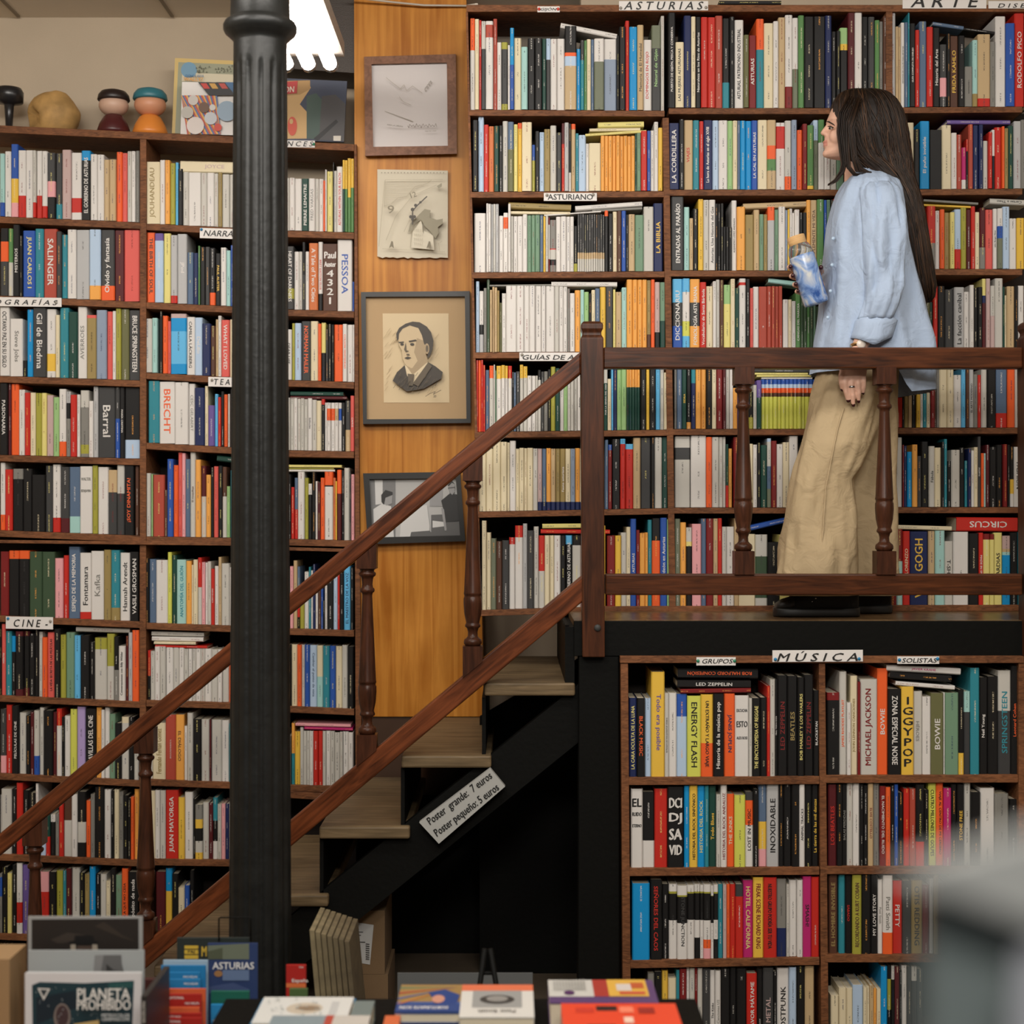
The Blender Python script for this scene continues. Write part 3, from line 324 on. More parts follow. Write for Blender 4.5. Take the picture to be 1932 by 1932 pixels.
('M3A',DM,1160,1640,4.83,(155,832,1868,800),"158-318:130:a;325:95:k:vSEÑORES DEL CAOS/r;430:140:k;493:140:w|205n|225k|468w;568:150:w|235n|250k|490w:vSTONE JUNCTION/K;660:145:w|205n|220k|460w;725:140:w|205n|220k|465w|625k;778:145:w|205n|220k|465w;808:140:w|205n|220k|465w|640o|720p;875:150:w|240n|245k|490w;900:140:w|205n|220k|460w|635k;940:140:t;985:140:D;1018:140:o;1050:140:r;1100:140:K|250r;1170:105:m:vHOTEL CALIFORNIA/Y;1260:75:y:vFREAK SCENE RICHARD KING/R;1355:75:r:vNUESTRO GRUPO PODRÍA SER TU VIDA/k;1475:95:g|540B;1565:140:W;1592:105:w;1660:100:w;1712:65:m:vSMASH!/k;1790-1860:70:r"),
('M3B',DM,1540,1640,6.617,(160,1065,1330,1065),"160-270:75:u:^EL HOMBRE INVISIBLE/d;285:75:t;365:80:k:vSÁBADO/r;450:70:n:^RECORDANDO A KURT COBAIN/u;565:70:k;680:75:k:^MY LOVE STORY/w;770:135:w:vPatti Smith/g;832:75:w|790o:vPatti Smith/g;955:150:r:vPETTY/w;1080:150:K;1188-1330:145:d:vOTIS REDDING/K"),
('M4A',DM,1160,1640,4.83,(200,1665,1925,1665),"300:950:g;360:940:k;430:930:y;487:995:c;560:920:t;590:910:R;655:900:w;680:905:W;730:905:R;755:905:W;800:910:K;870:925:w:^The Kinks/k;915:925:w:^Canciones U2/g;965:910:k;1050:900:k;1110:905:k;1200:950:r:^POR FAVOR MÁTAME/w;1295:910:k;1350:900:K:^METAL/D;1445:940:k;1482:905:w:^POSTPUNK/k;1590:895:S;1655:890:k;1735-1820:885:U"),
('M4B',DM,1540,1640,6.617,(160,2290,1330,2290),"180-280:1575:c;285:1485:c;380:1495:c;460:1455:S;590:1480:c;635:1475:c;670:1455:U;720:1490:O;755-805:1495:c;805-885:1215:a;885:1200:k|1375n|1760k;940:1210:W|1380k;980:1215:z;1040:1260:k;1065-1130:1205:w;1135:1220:K;1190:1220:W|1395K;1260-1330:1250:K"),
]
NUM = ['first','second','third','fourth','fifth','sixth','seventh','eighth','ninth','tenth','eleventh','twelfth']
def ordw(n):
    big = ['','','twenty','thirty','forty','fifty']; od = NUM + ['thirteenth','fourteenth','fifteenth','sixteenth','seventeenth','eighteenth','nineteenth']
    if n < 20: return od[n-1]
    t, u = divmod(n, 10)
    return {2:'twentieth',3:'thirtieth',4:'fortieth',5:'fiftieth'}[t] if u == 0 else big[t] + '-' + od[u-1]
BAY = {'LA':'far-left bay', 'LB':"bay left of the iron column", 'LC':'bay right of the iron column', 'RA':"upper bookcase's left bay", 'RB':"upper bookcase's middle bay",
       'RC':"upper bookcase's right bay", 'RD':"upper bookcase's left bay beyond the newel", 'MA':"music bookcase's left bay", 'MB':"music bookcase's right bay"}
LAST = {'L': 99, 'R': 99, 'M': 99}
# rough outlines of what stands in front, to know how much of each spine shows
OCC = [[(0,1572),(1097,662),(1097,706),(0,1616)], [(180,1855),(1100,1083),(1100,1135),(180,1910)], [(432,0),(552,0),(552,1932),(432,1932)],
       [(1096,608),(1143,608),(1143,1238),(1096,1238)], [(1138,655),(1932,655),(1932,696),(1138,696)], [(1138,1082),(1932,1082),(1932,1124),(1138,1124)],
       [(1555,172),(1690,180),(1725,330),(1765,560),(1745,570),(1758,740),(1695,745),(1697,1130),(1462,1130),(1540,700),(1560,560),(1600,340),(1555,300)],
       [(1735,1640),(1932,1560),(1932,1932),(1735,1932)], [(45,1728),(270,1728),(270,1932),(45,1932)], [(1385,693),(1423,693),(1423,1085),(1385,1085)]]
def inside(x, y, poly):
    r = False; n = len(poly)
    for i in range(n):
        (x1, y1), (x2, y2) = poly[i], poly[(i+1) % n]
        if (y1 > y) != (y2 > y) and x < (x2-x1)*(y-y1)/(y2-y1)+x1: r = not r
    return r
BOOKS = []; BOARDS = []
for key, D, cx, cy, sc, bl, data in ROWS:
    side, rown, bay = key[0], int(key[1:-1]), key[-1]
    bx0, by0, bx1, by1 = bl
    base = lambda X: by0 + (by1-by0)*(X-bx0)/(bx1-bx0)
    BOARDS.append((key, D, [(cx+bx0/sc, cy+by0/sc), (cx+bx1/sc, cy+by1/sc)]))
    items = [t for t in data.split(';') if t.strip()]
    xs = []
    for t in items:
        xs.append(int(t.split(':')[0].split('-')[0].lstrip('H')))
    n_up = 0; n_h = 0
    for i, t in enumerate(items):
        f = t.split(':'); flat = f[0][0] == 'H'
        a = f[0].lstrip('H').split('-')
        x0 = int(a[0]); x1 = int(a[1]) if len(a) > 1 else xs[i+1]
        if x1 <= x0: continue
        rep = 1; cols = f[2]
        if '*' in cols: cols, rep = cols.split('*'); rep = int(rep)
        txt = f[3] if len(f) > 3 else None
        for k in range(rep):
            u0 = x0 + (x1-x0)*k/rep; u1 = x0 + (x1-x0)*(k+1)/rep
            b = dict(key=key, side=side, row=rown, bay=bay, D=D, flat=flat, txt=txt)
            if flat:
                yl, yr, th = [int(q) for q in f[1].split(',')]
                b.update(p0=(cx+u0/sc, cy+yl/sc), p1=(cx+u1/sc, cy+yr/sc), th=th/sc, cols=[(cols, 0)]); n_h += 1; b['ord'] = n_h
                q = [(b['p0'][0], b['p0'][1]), (b['p1'][0], b['p1'][1] + th/sc)]
            else:
                n_up += 1; b['ord'] = n_up
                cl = []; 
                for j, c in enumerate(cols.split('|')):
                    cl.append((c[-1], None if j == 0 else cy + int(c[:-1])/sc))
                jit = random.uniform(-6, 6) if rep > 1 else 0
                b.update(x0=cx+u0/sc, x1=cx+u1/sc, top=cy+(int(f[1])+jit*.5)/sc, bot=cy+base((u0+u1)/2)/sc, cols=cl)
                q = [(b['x0'], b['top']), (b['x1'], b['bot'])]
            vis = 0
            for ii in range(3):
                for jj in range(7):
                    X = q[0][0] + (q[1][0]-q[0][0])*(ii+.5)/3; Y = q[0][1] + (q[1][1]-q[0][1])*(jj+.5)/7
                    if 0 <= X < 1932 and 0 <= Y < 1932 and not any(inside(X, Y, p) for p in OCC): vis += 1
            b['area'] = vis/21*(q[1][0]-q[0][0])*(q[1][1]-q[0][1])
            BOOKS.append(b)
TOT = {}; TTL = {}
for b in BOOKS:
    TOT[(b['key'], b['flat'])] = max(TOT.get((b['key'], b['flat']), 0), b['ord'])
    if b['txt']: TTL[b['txt'].split('/')[0][1:]] = TTL.get(b['txt'].split('/')[0][1:], 0) + 1
rank = sorted(range(len(BOOKS)), key=lambda i: -BOOKS[i]['area'])
NTABLE = 10
for i in rank[:300-NTABLE]: BOOKS[i]['own'] = True

def book_geo(w, h, d, cols, ink, seed):
    """cover standing on z=0, spine facing -y at y=0, centred on x; returns cover and page block"""
    cv = MB(); pg = MB(); t = min(.0016, w*.1); r = min(.004, w*.22); e = min(.003, h*.02)
    prof = [(-w/2, d), (-w/2, r), (-w/2+r*.9, 0), (w/2-r*.9, 0), (w/2, r), (w/2, d)]
    us = [None, 0, .18, .82, 1.0, None]
    zs = [c[1] for c in cols[1:]] ; cuts = [h] + zs + [0]
    for k, (c, _) in enumerate(cols):
        za, zb = cuts[k+1], cuts[k]
        if zb - za < 1e-5: continue
        col = PL[c]; ik = PL[ink] if isinstance(ink, str) else ink
        for s_ in range(5):
            a, b = prof[s_], prof[s_+1]
            uv = None
            if s_ == 2 and ink is not None: q_ = max(.4, w*22); uv = [[(.5-q_, za+seed), (.5+q_, za+seed), (.5+q_, zb+seed), (.5-q_, zb+seed)]]
            cv.add([(a[0], a[1], za), (b[0], b[1], za), (b[0], b[1], zb), (a[0], a[1], zb)], [(0, 1, 2, 3)], 0, col, PL[ink or 'k'], uv)
    # inner faces and rims
    inn = [(-w/2+t, d), (-w/2+t, r+t), (w/2-t, r+t), (w/2-t, d)]
    ct, cb = PL[cols[0][0]], PL[cols[-1][0]]
    for a, b in zip(inn, inn[1:]):
        cv.add([(b[0], b[1], 0), (a[0], a[1], 0), (a[0], a[1], h), (b[0], b[1], h)], [(0, 1, 2, 3)], 0, ct)
    for z, c, fl in ((h, ct, 0), (0, cb, 1)):
        ring = [prof[0], prof[1], prof[2], prof[3], prof[4], prof[5]] + inn[::-1]
        fc = [tuple(range(10))]
        if not fl: fc = [tuple(range(9, -1, -1))][::-1]
        V = [(p[0], p[1], z) for p in ring]
        quads = [(0, 1, 8, 9), (1, 2, 3, 4), (1, 4, 7, 8), (4, 5, 6, 7)]
        if fl: quads = [q[::-1] for q in quads]
        cv.add(V, quads, 0, c)
    for a, b in ((prof[0], inn[0]), (inn[3], prof[5])):
        cv.add([(b[0], b[1], 0), (a[0], a[1], 0), (a[0], a[1], h), (b[0], b[1], h)], [(0, 1, 2, 3)], 0, ct)
    pg.box(-w/2+t, w/2-t, r+t, d-.002, e, h-e)
    return cv, pg
def spine_text(txt, w, h, mb, mi=0):
    body, colr = txt[1:].rsplit('/', 1); c = PL[colr]; y = -.0006
    if not body: return False
    if txt[0] == '_':
        ls = body.split('~'); n = len(ls); gh = min(.82*h/n, w*1.0)
        lh = gh*.72 if n > 2 else gh*.6
        for i, s_ in enumerate(ls): put_text(mb, s_, (0, y, h*.9 - gh*(i+.5)), (1, 0, 0), (0, 0, 1), w*.78, min(lh, w*.7), mi, c, bold=.02, stretch=1.5)
        return True
    ln = h*.8; ht = w*.43
    if txt[0] == '^': put_text(mb, body, (0, y, h*.5), (0, 0, 1), (-1, 0, 0), ln, ht, mi, c, bold=.013)
    else: put_text(mb, body, (0, y, h*.52), (0, 0, -1), (1, 0, 0), ln, ht, mi, c, bold=.013)
    return True
def contrast(c):
    return random.choice('kKBRkK') if lum(c) > 125 else random.choice('wWcwYO')
STUFF = MB()
ROWN = ['top', 'second', 'third', 'fourth', 'fifth', 'sixth', 'seventh', 'eighth', 'ninth', 'tenth', 'eleventh']
def place_book(b):
    D = b['D']; k = D/F; rnd = random.random()
    Dy = D + (rnd-.5)*.012 + (0.004 if b['flat'] else 0)
    if b['flat']:
        p0 = P(b['p0'][0], b['p0'][1], Dy); p1 = P(b['p1'][0], b['p1'][1], Dy)
        v = p1-p0; h = sqrt(v.x**2+v.z**2); w = b['th']*k*.97; tilt = math.atan2(v.z, v.x)
        nrm = Vector((-sin(tilt), 0, cos(tilt)))
        rot = pi/2 - tilt; loc = p0 - nrm*(w/2)
        cols = [(b['cols'][0][0], 0)]; d = min(.2, h*.68)
    else:
        xl = (b['x0']-966)*k; xr = (b['x1']-966)*k; w = xr-xl-.0007; zb = EYE-(b['bot']-966)*k; h = EYE-(b['top']-966)*k-zb
        loc = Vector(((xl+xr)/2, Dy, zb+.0006)); rot = 0; d = max(.10, min(.21, h*.66))
        cols = [(c, None if y is None else max(.001, min(h-.001, EYE-(y-966)*k-zb))) for c, y in b['cols']]
        cols[0] = (cols[0][0], h)
    if b['side'] == 'R': d = min(d, .2)
    hastxt = bool(b['txt']) and len(b['txt'].split('/')[0]) > 1
    cv, pg = book_geo(w, h, d, cols, None if hastxt else contrast(max(b['cols'], key=lambda c: 1)[0]), random.uniform(0, 90))
    tx = MB()
    if hastxt: spine_text(b['txt'], w, h, tx)
    if not b.get('own'):
        mt = Matrix.Translation(loc) @ Matrix.Rotation(rot, 4, 'Y')
        STUFF.merge(cv, mt, 0); STUFF.merge(pg, mt, 1); STUFF.merge(tx, mt, 2); return
    wp = abs(w)*F/D
    thick = 'thin' if wp < 9 else ('thick' if wp > 17 else 'slim' if wp < 12 else 'medium')
    cn = NAMES[b['cols'][0][0]]
    main = f"{thick} {cn} book"
    if hastxt:
        tt = b['txt'][1:].rsplit('/', 1)[0]
        tt = tt.replace('~', '' if len(tt) > 1 and tt[1] == '~' else ' ').split()
        main = f"{cn} book titled {' '.join(tt[:7])}"
    elif len(b['cols']) > 1: main = f"{thick} {cn} book with {NAMES[b['cols'][1][0]]} lower spine"
    bay = BAY[b['side']+b['bay']]
    tot = TOT[(b['key'], b['flat'])]; rt = tot + 1 - b['ord']
    if b['flat']: pos = f"{ordw(b['ord'])} lying flat"
    elif (rt < b['ord'] and b['side'] + b['bay'] != 'RB') or b['side'] + b['bay'] == 'RC': pos = f"{ordw(rt)} from right"
    else: pos = f"{ordw(b['ord'])} from left"
    pos = pos.replace('first from right', 'rightmost').replace('first from left', 'leftmost') if pos.startswith('first') else pos
    if hastxt and TTL[b['txt'].split('/')[0][1:]] == 1 and not b['flat']: lab = f"{main}, {ROWN[b['row']-1]} row, {bay}"
    else: lab = f"{main}, {pos}, {ROWN[b['row']-1]} row, {bay}"
    lab = lab.replace('medium ', '')
    ws = lab.split(); cnt = lambda: len(' '.join(ws).replace('-', ' ').replace("'", ' ').split())
    while cnt() > 16:
        for drop in ('medium', 'thin', 'thick', 'slim', 'medium', 'lower', 'titled', 'the', 'beyond', 'newel', 'with'):
            if drop in ws[:1] + ws[3:]: ws.pop(max(i for i, q_ in enumerate(ws) if q_ == drop)); break
        else: ws.pop(-1); break
    lab = ' '.join(ws)
    o = bpy.data.objects.new('book', cv.mesh('book', [M['book']], False, True)); C.objects.link(o)
    o.location = loc; o.rotation_euler = (0, rot, 0)
    tag(o, lab, 'book', f"books on the {ROWN[b['row']-1]} row of the {bay}")
    for nm, g, m in (('page_block', pg, M['pages']), ('spine_title', tx, M['print'])):
        if g.v:
            c = bpy.data.objects.new(nm, g.mesh(nm, [m], False, nm == 'spine_title')); C.objects.link(c); c.parent = o
def build_books():
    for b in BOOKS: place_book(b)
    fill_hidden()
    o = obj('shelved_books', STUFF, [M['book'], M['pages'], M['print']], attrs=True)
    o['kind'] = 'stuff'; tag(o, 'the narrower remaining books packed side by side along all the bookcase rows', 'books')
def fill_hidden():
    """the rows carry on behind the column, the woman and the near pack: same plain stock there"""
    rnd = random.Random(5)
    for key, D, cx, cy, sc, bl, data in ROWS:
        bay = key[0] + key[-1]; e0, e1 = EDGE[bay]
        up = [b for b in BOOKS if b['key'] == key and not b['flat']]
        lo = min(b['x0'] for b in up); hi = max(b['x1'] for b in up); hm = sum(b['bot']-b['top'] for b in up)/len(up)
        for a, z in ((e0+1, lo-.5), (hi+.5, e1-1)):
            x = a
            while x < z-4:
                w = min(rnd.uniform(6, 15), z-x)
                t = ((x+w/2)*sc - cx*sc - bl[0])/(bl[2]-bl[0]); bot = cy + (bl[1] + (bl[3]-bl[1])*t)/sc
                h = hm*rnd.uniform(.88, 1.06)
                if all(any(inside(q, y, p) for p in OCC[2:]) for q in (x+1, x+w-1) for y in (bot-h*.9, bot-h*.5, bot-4)):
                    place_book(dict(key=key, side=key[0], row=1, bay=key[-1], D=D, flat=False, txt=None, x0=x, x1=x+w, top=bot-h, bot=bot, cols=[(rnd.choice('wwwWckkKrobtUgSRy'), None)]))
                x += w
# ------------------------------------------------------------ the setting
def quadpx(pts, D, d):
    m = MB(); m.prism(pts, D, d); return m
m = MB(); m.box(-3.2, 3.2, 0.2, 6.4, -.05, 0); struct('floor', m, M['floor'])
m = MB(); m.box(-3.2, .30, 6.22, 6.32, 0, 3.62); struct('wall_back', m, M['wall'])
m = MB(); m.box(.25, 3.2, 5.76, 5.86, 0, 3.62); struct('wall_gallery', m, M['wall'])
m = MB(); m.box(-3.32, -3.2, 0.2, 6.4, 0, 3.62); struct('wall_left', m, M['wall'])
m = MB(); m.box(3.2, 3.32, 0.2, 6.4, 0, 3.62); struct('wall_right', m, M['wall'])
# honey veneer panel between the two bookcases (boxed in)
m = MB(); m.prism([(668, -20), (879, -20), (890, 330), (897, 620), (905, 950), (913, 1352), (673, 1352), (670, 700)], 5.97, .24)
struct('trim_1', m, M['panel'])
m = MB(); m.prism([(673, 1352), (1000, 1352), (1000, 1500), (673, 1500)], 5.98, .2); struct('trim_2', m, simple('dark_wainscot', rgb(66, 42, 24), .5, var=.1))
m = MB(); m.prism([(673, 1500), (1000, 1500), (1000, 2000), (673, 2000)], 5.98, .2); struct('stair_shade_sheet', m, M['black'])  # black sheet added as the darkness under the stairs
# ceiling with tile joints, a dropped beam over the aisle
m = MB(); 
zc = P(0, 30, 6.2).z
m.box(-3.2, 3.2, 0.2, 6.3, zc, zc+.05)
cl = struct('ceiling', m, M['ceil'])
m = MB()
for y in (5.56, 4.95, 4.35): m.box(-3.2, -1.05, y, y+.012, zc-.006, zc)
for x in (-1.93, -1.33): m.box(x, x+.012, 3.5, 6.2, zc-.006, zc)
struct('trim_3', m, simple('ceiling_grid', rgb(128, 114, 96), .6))
m = MB(); m.prism([(528, -60), (674, -60), (674, 138), (528, 128)], 5.99, .25)
struct('trim_4', m, simple('dark_beam', rgb(58, 48, 40), .5, bump=.2))
# fluorescent fitting
L = thing('ceiling_lamp', 'lit fluorescent ceiling lamp with three tubes right of the iron column', 'lamp', (-.74, 5.0, 3.2))
lx = lambda px, D: (px-966)/F*D
m = MB(); zf = 3.235
for D0, D1 in ((4.3, 5.5),):
    m.box(-.82, -.58, D0, D1, zf, zf+.05)
obj('housing', m, simple('lamp_housing', rgb(170, 160, 150), .5), L)
tm, nt, b = newmat('lamp_tube_glow'); b.inputs['Emission Color'].default_value = (1, .94, .88, 1); b.inputs['Emission Strength'].default_value = 9; b.inputs['Base Color'].default_value = (.9, .9, .9, 1)
for x in (-.775, -.70, -.625):
    t = MB(); t.tube([(x, 4.3, zf-.035), (x, 5.46, zf-.035)], .024, 12); obj('tube', t, tm, L, True)
    t = MB(); t.tube([(x, 5.46, zf-.035), (x, 5.485, zf-.035)], .026, 12); t.box(x-.008, x+.008, 5.46, 5.485, zf-.035, zf); obj('tube_cap', t, M['metal'], L, True)
# thin cable along the ceiling edge
m = MB(); m.tube([P(655, -6, 5.9), P(740, 4, 5.93), P(800, 10, 5.94), P(880, 11, 5.95), P(900, 8, 5.5)], .004, 6)
tag(obj('cable', m, simple('cable_white', rgb(200, 190, 175), .5), smooth=True), 'pale electric cable draped above the honey wood panel', 'cable')

# ------------------------------------------------------------ bookcases
M['shade_back'] = simple('shade_back', rgb(34, 24, 17), .8); M['grey_back'] = simple('grey_back', rgb(120, 110, 98), .9)  # dark back sheets added to paint the shade between books and shelves
def lerp(a, b, t): return a + (b-a)*t
EDGE = {'LA': (-70, 264), 'LB': (276, 476), 'LC': (484, 668), 'RA': (888, 1254), 'RB': (1262, 1672), 'RC': (1684, 1929), 'RD': (1104, 1262), 'MA': (1186, 1546), 'MB': (1557, 1921)}
EXT = {'R1': (886, 1262), }
caseL = thing('bookcase', 'tall dark brown wall bookcase on the left, three bays full of books', 'bookcase', (-1.2, 5.95, 0))
caseR = thing('bookcase', 'upper brown bookcase behind the woman, standing on the gallery', 'bookcase', (.9, 5.46, 1.319))
caseM = thing('bookcase', 'music bookcase set under the gallery floor, below the long railing', 'bookcase', (1.0, 4.97, 0))
lipx = {'L': 12.5, 'R': 11.5, 'M': 15}
for key, D, pts in BOARDS:
    side = key[0]; bay = side + key[-1]
    if key == 'L11A': pass
    (xa, ya), (xb, yb) = pts
    e0, e1 = EDGE[bay]
    if key == 'R5A' or key == 'R6A': e1 = 1262
    if bay == 'RA' and key not in ('R5A', 'R6A') : 
        if key == 'R7A': e1 = 1104
    if key == 'R1A': e1 = 1254
    if side == 'R':
        row = int(key[1]); sh = (row-1)*2.6
        if bay == 'RA' : e0 = 885 + sh
    f = lambda x: ya + (yb-ya)*(x-xa)/(xb-xa)
    th = lipx[side]
    Df = D - .012
    m = MB(); m.prism([(e0, f(e0)+.4), (e1, f(e1)+.4), (e1, f(e1)+th), (e0, f(e0)+th)], Df, {'L': .25, 'R': .285, 'M': .25}[side])
    obj('shelf', m, M['shelf'], {'L': caseL, 'R': caseR, 'M': caseM}[side], bevel=.0012)
def part(parent, pts, D, d, name='upright'):
    m = MB(); m.prism(pts, D, d); return obj(name, m, M['shelf'], parent, bevel=.0015)
# left case: top boards with clear upper surface, uprights
DLf = DL - .014
part(caseL, [(-70, 233), (476, 259), (476, 272), (-70, 247)], DLf, .25, 'top_board')
part(caseL, [(484, 263), (668, 272), (668, 285), (484, 276)], DLf, .25, 'top_board')
part(caseL, [(264, 251), (276, 252), (275, 1780), (263, 1780)], DLf+.003, .24)
part(caseL, [(476, 262), (484, 262), (484, 1800), (476, 1800)], DLf+.003, .24)
part(caseL, [(668, 272), (673, 272), (683, 1560), (671, 1560)], DLf+.003, .24, 'side_panel')
part(caseL, [(-70, 1018), (476, 1024), (476, 1030), (-70, 1024)], DLf-.01, .25, 'shelf')
part(caseL, [(484, 1031), (671, 1036), (671, 1042), (484, 1037)], DLf-.01, .25, 'shelf')
part(caseL, [(484, 1489), (664, 1500), (664, 1513), (484, 1502)], DLf, .25, 'shelf')
m = MB(); m.prism([(-70, 420), (668, 446), (672, 1780), (-70, 1780)], 6.196, .008); obj('added_back_panel', m, M['shade_back'], caseL)
# right case
DRf = DR - .014
part(caseR, [(880, 9), (1940, 9), (1940, 22), (880, 22)], DRf, .285, 'top_board')
part(caseR, [(879, 22), (883, 22), (908, 1155), (903, 1155)], DRf+.004, .28, 'side_panel')
part(caseR, [(1250, 222), (1262, 222), (1275, 1145), (1263, 1145)], DRf+.003, .28)
part(caseR, [(1672, 22), (1684, 22), (1684, 1145), (1672, 1145)], DRf+.003, .28)
part(caseR, [(1929, 640), (1940, 640), (1940, 1148), (1929, 1148)], DRf+.003, .28)
part(caseR, [(1100, 1144), (1935, 1141), (1935, 1153), (1100, 1156)], DRf+.004, .28, 'plinth')
m = MB(); m.prism([(890, 215), (1940, 215), (1940, 1150), (908, 1150)], 5.742, .008); obj('added_back_panel', m, M['shade_back'], caseR)
m = MB(); m.prism([(884, 22), (1940, 22), (1940, 216), (888, 216)], 5.742, .008); obj('added_back_panel', m, M['grey_back'], caseR)
# music case
DMf = DM - .014
part(caseM, [(1170, 1238), (1932, 1238), (1932, 1251), (1170, 1251)], DMf-.005, .26, 'top_board')
part(caseM, [(1171, 1252), (1185, 1252), (1191, 2000), (1176, 2000)], DMf, .255, 'side_panel')
part(caseM, [(1545, 1251), (1557, 1251), (1564, 2000), (1550, 2000)], DMf+.003, .25)
part(caseM, [(1922, 1240), (1936, 1240), (1936, 2000), (1922, 2000)], DMf, .255, 'side_panel')
m = MB(); m.prism([(1171, 1252), (1936, 1252), (1936, 2000), (1171, 2000)], DMf+.262, .01); obj('added_back_panel', m, M['shade_back'], caseM)

# ------------------------------------------------------------ gallery, stairs, railings
m = MB()
zt = 1.319
m.box(lx(1083, 5.0), 3.0, 5.0, 5.74, zt-.03, zt)
g = thing('gallery_platform', 'narrow raised gallery floor with black front beam, carrying the woman', 'platform', (.2, 5.0, 0))
obj('floorboards', m, wood('gallery_boards', rgb(88, 66, 42), rgb(122, 96, 66), scale=(40, 6, 40), rough=.35), g)
m = MB(); m.prism([(1083, 1171.5), (1960, 1171.5), (1960, 1238), (1083, 1238)], 4.995, .05); obj('front_beam', m, M['black'], g, bevel=.002)
m = MB(); m.prism([(1066, 1183), (1084, 1183), (1084, 1289), (1066, 1289)], 5.01, .7); obj('side_board', m, M['black'], g)
m = MB(); m.prism([(1092, 1238), (1168, 1238), (1170, 2000), (1090, 2000)], 5.0, .1); obj('post', m, M['black'], g, bevel=.004)
m = MB(); m.prism([(905, 1352), (1095, 1240), (1095, 2000), (905, 2000)], 5.72, .02); obj('back_board', m, M['black'], g)
st = thing('staircase', 'dark open wooden staircase rising behind the sloping handrail to the gallery', 'staircase', (-.4, 5.0, 0))
for x0, x1, yt, yb in ((914, 1085, 1288.6, 1313), (757, 927, 1426, 1449), (602, 773, 1560, 1583), (446, 619, 1689, 1711), (290, 463, 1822, 1845)):
    a = P(x0, yt, 5.0); b = P(x1, yb, 5.0); m = MB(); m.box(a.x, b.x, 5.0, 5.94, b.z, a.z); obj('tread', m, M['tread'], st, bevel=.006)
    m = MB(); c = P(x1-2, yt, 5.0); h = P(x1, yt-112, 5.0)
    m.box(b.x-.03, b.x-.018, 5.03, 5.94, a.z, a.z+.18); obj('riser', m, M['black'], st)
for D0 in (5.03, 5.85):
    m = MB(); m.prism([(1092, 1290), (1092, 1400), (300, 2040), (300, 1930)], D0, .045); obj('stringer', m, M['black'], st)
def baluster(parent, cx, y0, y1, slope, D):
    """turned baluster between picture heights y0 (under the top rail) and y1 (on the lower rail)"""
    b = MB(); c = P(cx, 0, D).x; k = D/F; Z = lambda y: EYE-(y-966)*k
    w = 18.5*k
    t0 = y0+32
    # blocks cut to the slope of the rails
    for ya, yb, top in ((y0, t0, True), (y1-44, y1, False)):
        V = []
        for y, sl in ((ya, slope if top else 0), (yb, 0 if top else slope)):
            for sx, sy in ((-1,-1),(1,-1),(1,1),(-1,1)): V.append((c+sx*w, D+sy*w, Z(y) - sx*w*sl))
        b.add(V, [(0,1,2,3)[::-1] if False else (0,1,2,3), (7,6,5,4), (0,4,5,1), (1,5,6,2), (2,6,7,3), (3,7,4,0)])
    rows = [(0, 17), (3, 13), (6, 13), (8, 16), (11, 16.5), (14, 15), (16, 12), (20, 11), (30, 10), (36, 11), (38, 13.5), (41, 14), (44, 13.5), (46, 10.5), (50, 9.5), (52, 9.5)]
    L1 = (y1-44) - t0
    pr = [(r*k, Z(t0+y)) for y, r in rows]
    e = y1-44
    tail = [(-102, 16.5), (-100, 17), (-97, 17), (-96, 16), (-92, 16), (-90, 17.2), (-80, 17.5), (-60, 16), (-44, 12.5), (-42, 13), (-39, 14.5), (-36, 14.5), (-33, 11), (-26, 9), (-18, 9.5), (-14, 13), (-12, 16), (-8, 17), (-4, 17), (-2, 15), (0, 14)]
    pr += [(r*k, Z(e+y)) for y, r in tail]
    b.lathe(pr[::-1], c, D, 24)
    return obj('baluster', b, M['turned'], parent, smooth=False, bevel=0)
def shade(o):
    for p in o.data.polygons: p.use_smooth = len(p.vertices) == 4 and p.area < .003
s_ = .8295
sr = thing('stair_railing', 'sloping brown stair railing with turned balusters, climbing left to right', 'railing', (-.6, 5.0, 0))
m = MB(); m.prism([(-60, 1572+60*s_), (1097, 662), (1097, 704), (-60, 1614+60*s_)], 4.972, .052); obj('handrail', m, M['rail_diag'], sr, bevel=.007)
m = MB(); m.prism([(150, 1883), (1101, 1084), (1101, 1134), (150, 1932)], 4.972, .052); obj('lower_rail', m, M['rail_diag'], sr, bevel=.005)
for cx in (62, 271, 689, 888):
    shade(baluster(sr, cx + 4, 1612 - s_*cx, 2006 - .8365*cx - 1, -s_, 4.998))
gr = thing('gallery_railing', 'straight brown gallery railing with newel posts and turned balusters before the woman', 'railing', (.6, 5.0, 1.319))
m = MB(); m.prism([(1138, 655), (1930, 655), (1930, 695), (1138, 695)], 4.975, .05); obj('handrail', m, M['rail'], gr, bevel=.005)
m = MB(); m.prism([(1142, 1083), (1930, 1083), (1930, 1123), (1142, 1123)], 4.975, .05); obj('lower_rail', m, M['rail'], gr, bevel=.005)
for cx in (1402.5, 1668.5): shade(baluster(gr, cx, 694, 1083.5, 0, 4.998))
for cx, w in ((1119, 21), (1949, 21)):
    m = MB(); k = 5/F; c = P(cx, 0, 5).x
    Z = lambda y: EYE-(y-966)*k
    prof = [(1238, 20), (640, 20.5), (634, 17), (629, 16.5), (622, 19.5), (613, 19.5), (608, 15)]
    m.loft([[(c + (.0 if y > 1000 else -.005) + sx*w*k*(r/20), 4.998 + sy*w*k*(r/20), Z(y)) for sx, sy in ((-1,-1),(1,-1),(1,1),(-1,1))] for y, r in prof])
    nw = obj('newel_post', m, M['newel'], gr, bevel=.003)
    b = MB(); b.ell((c+.012, 4.996-w*k, Z(1183)), (.011, .006, .011)); obj('bolt', b, M['darkgrey'], nw, True)

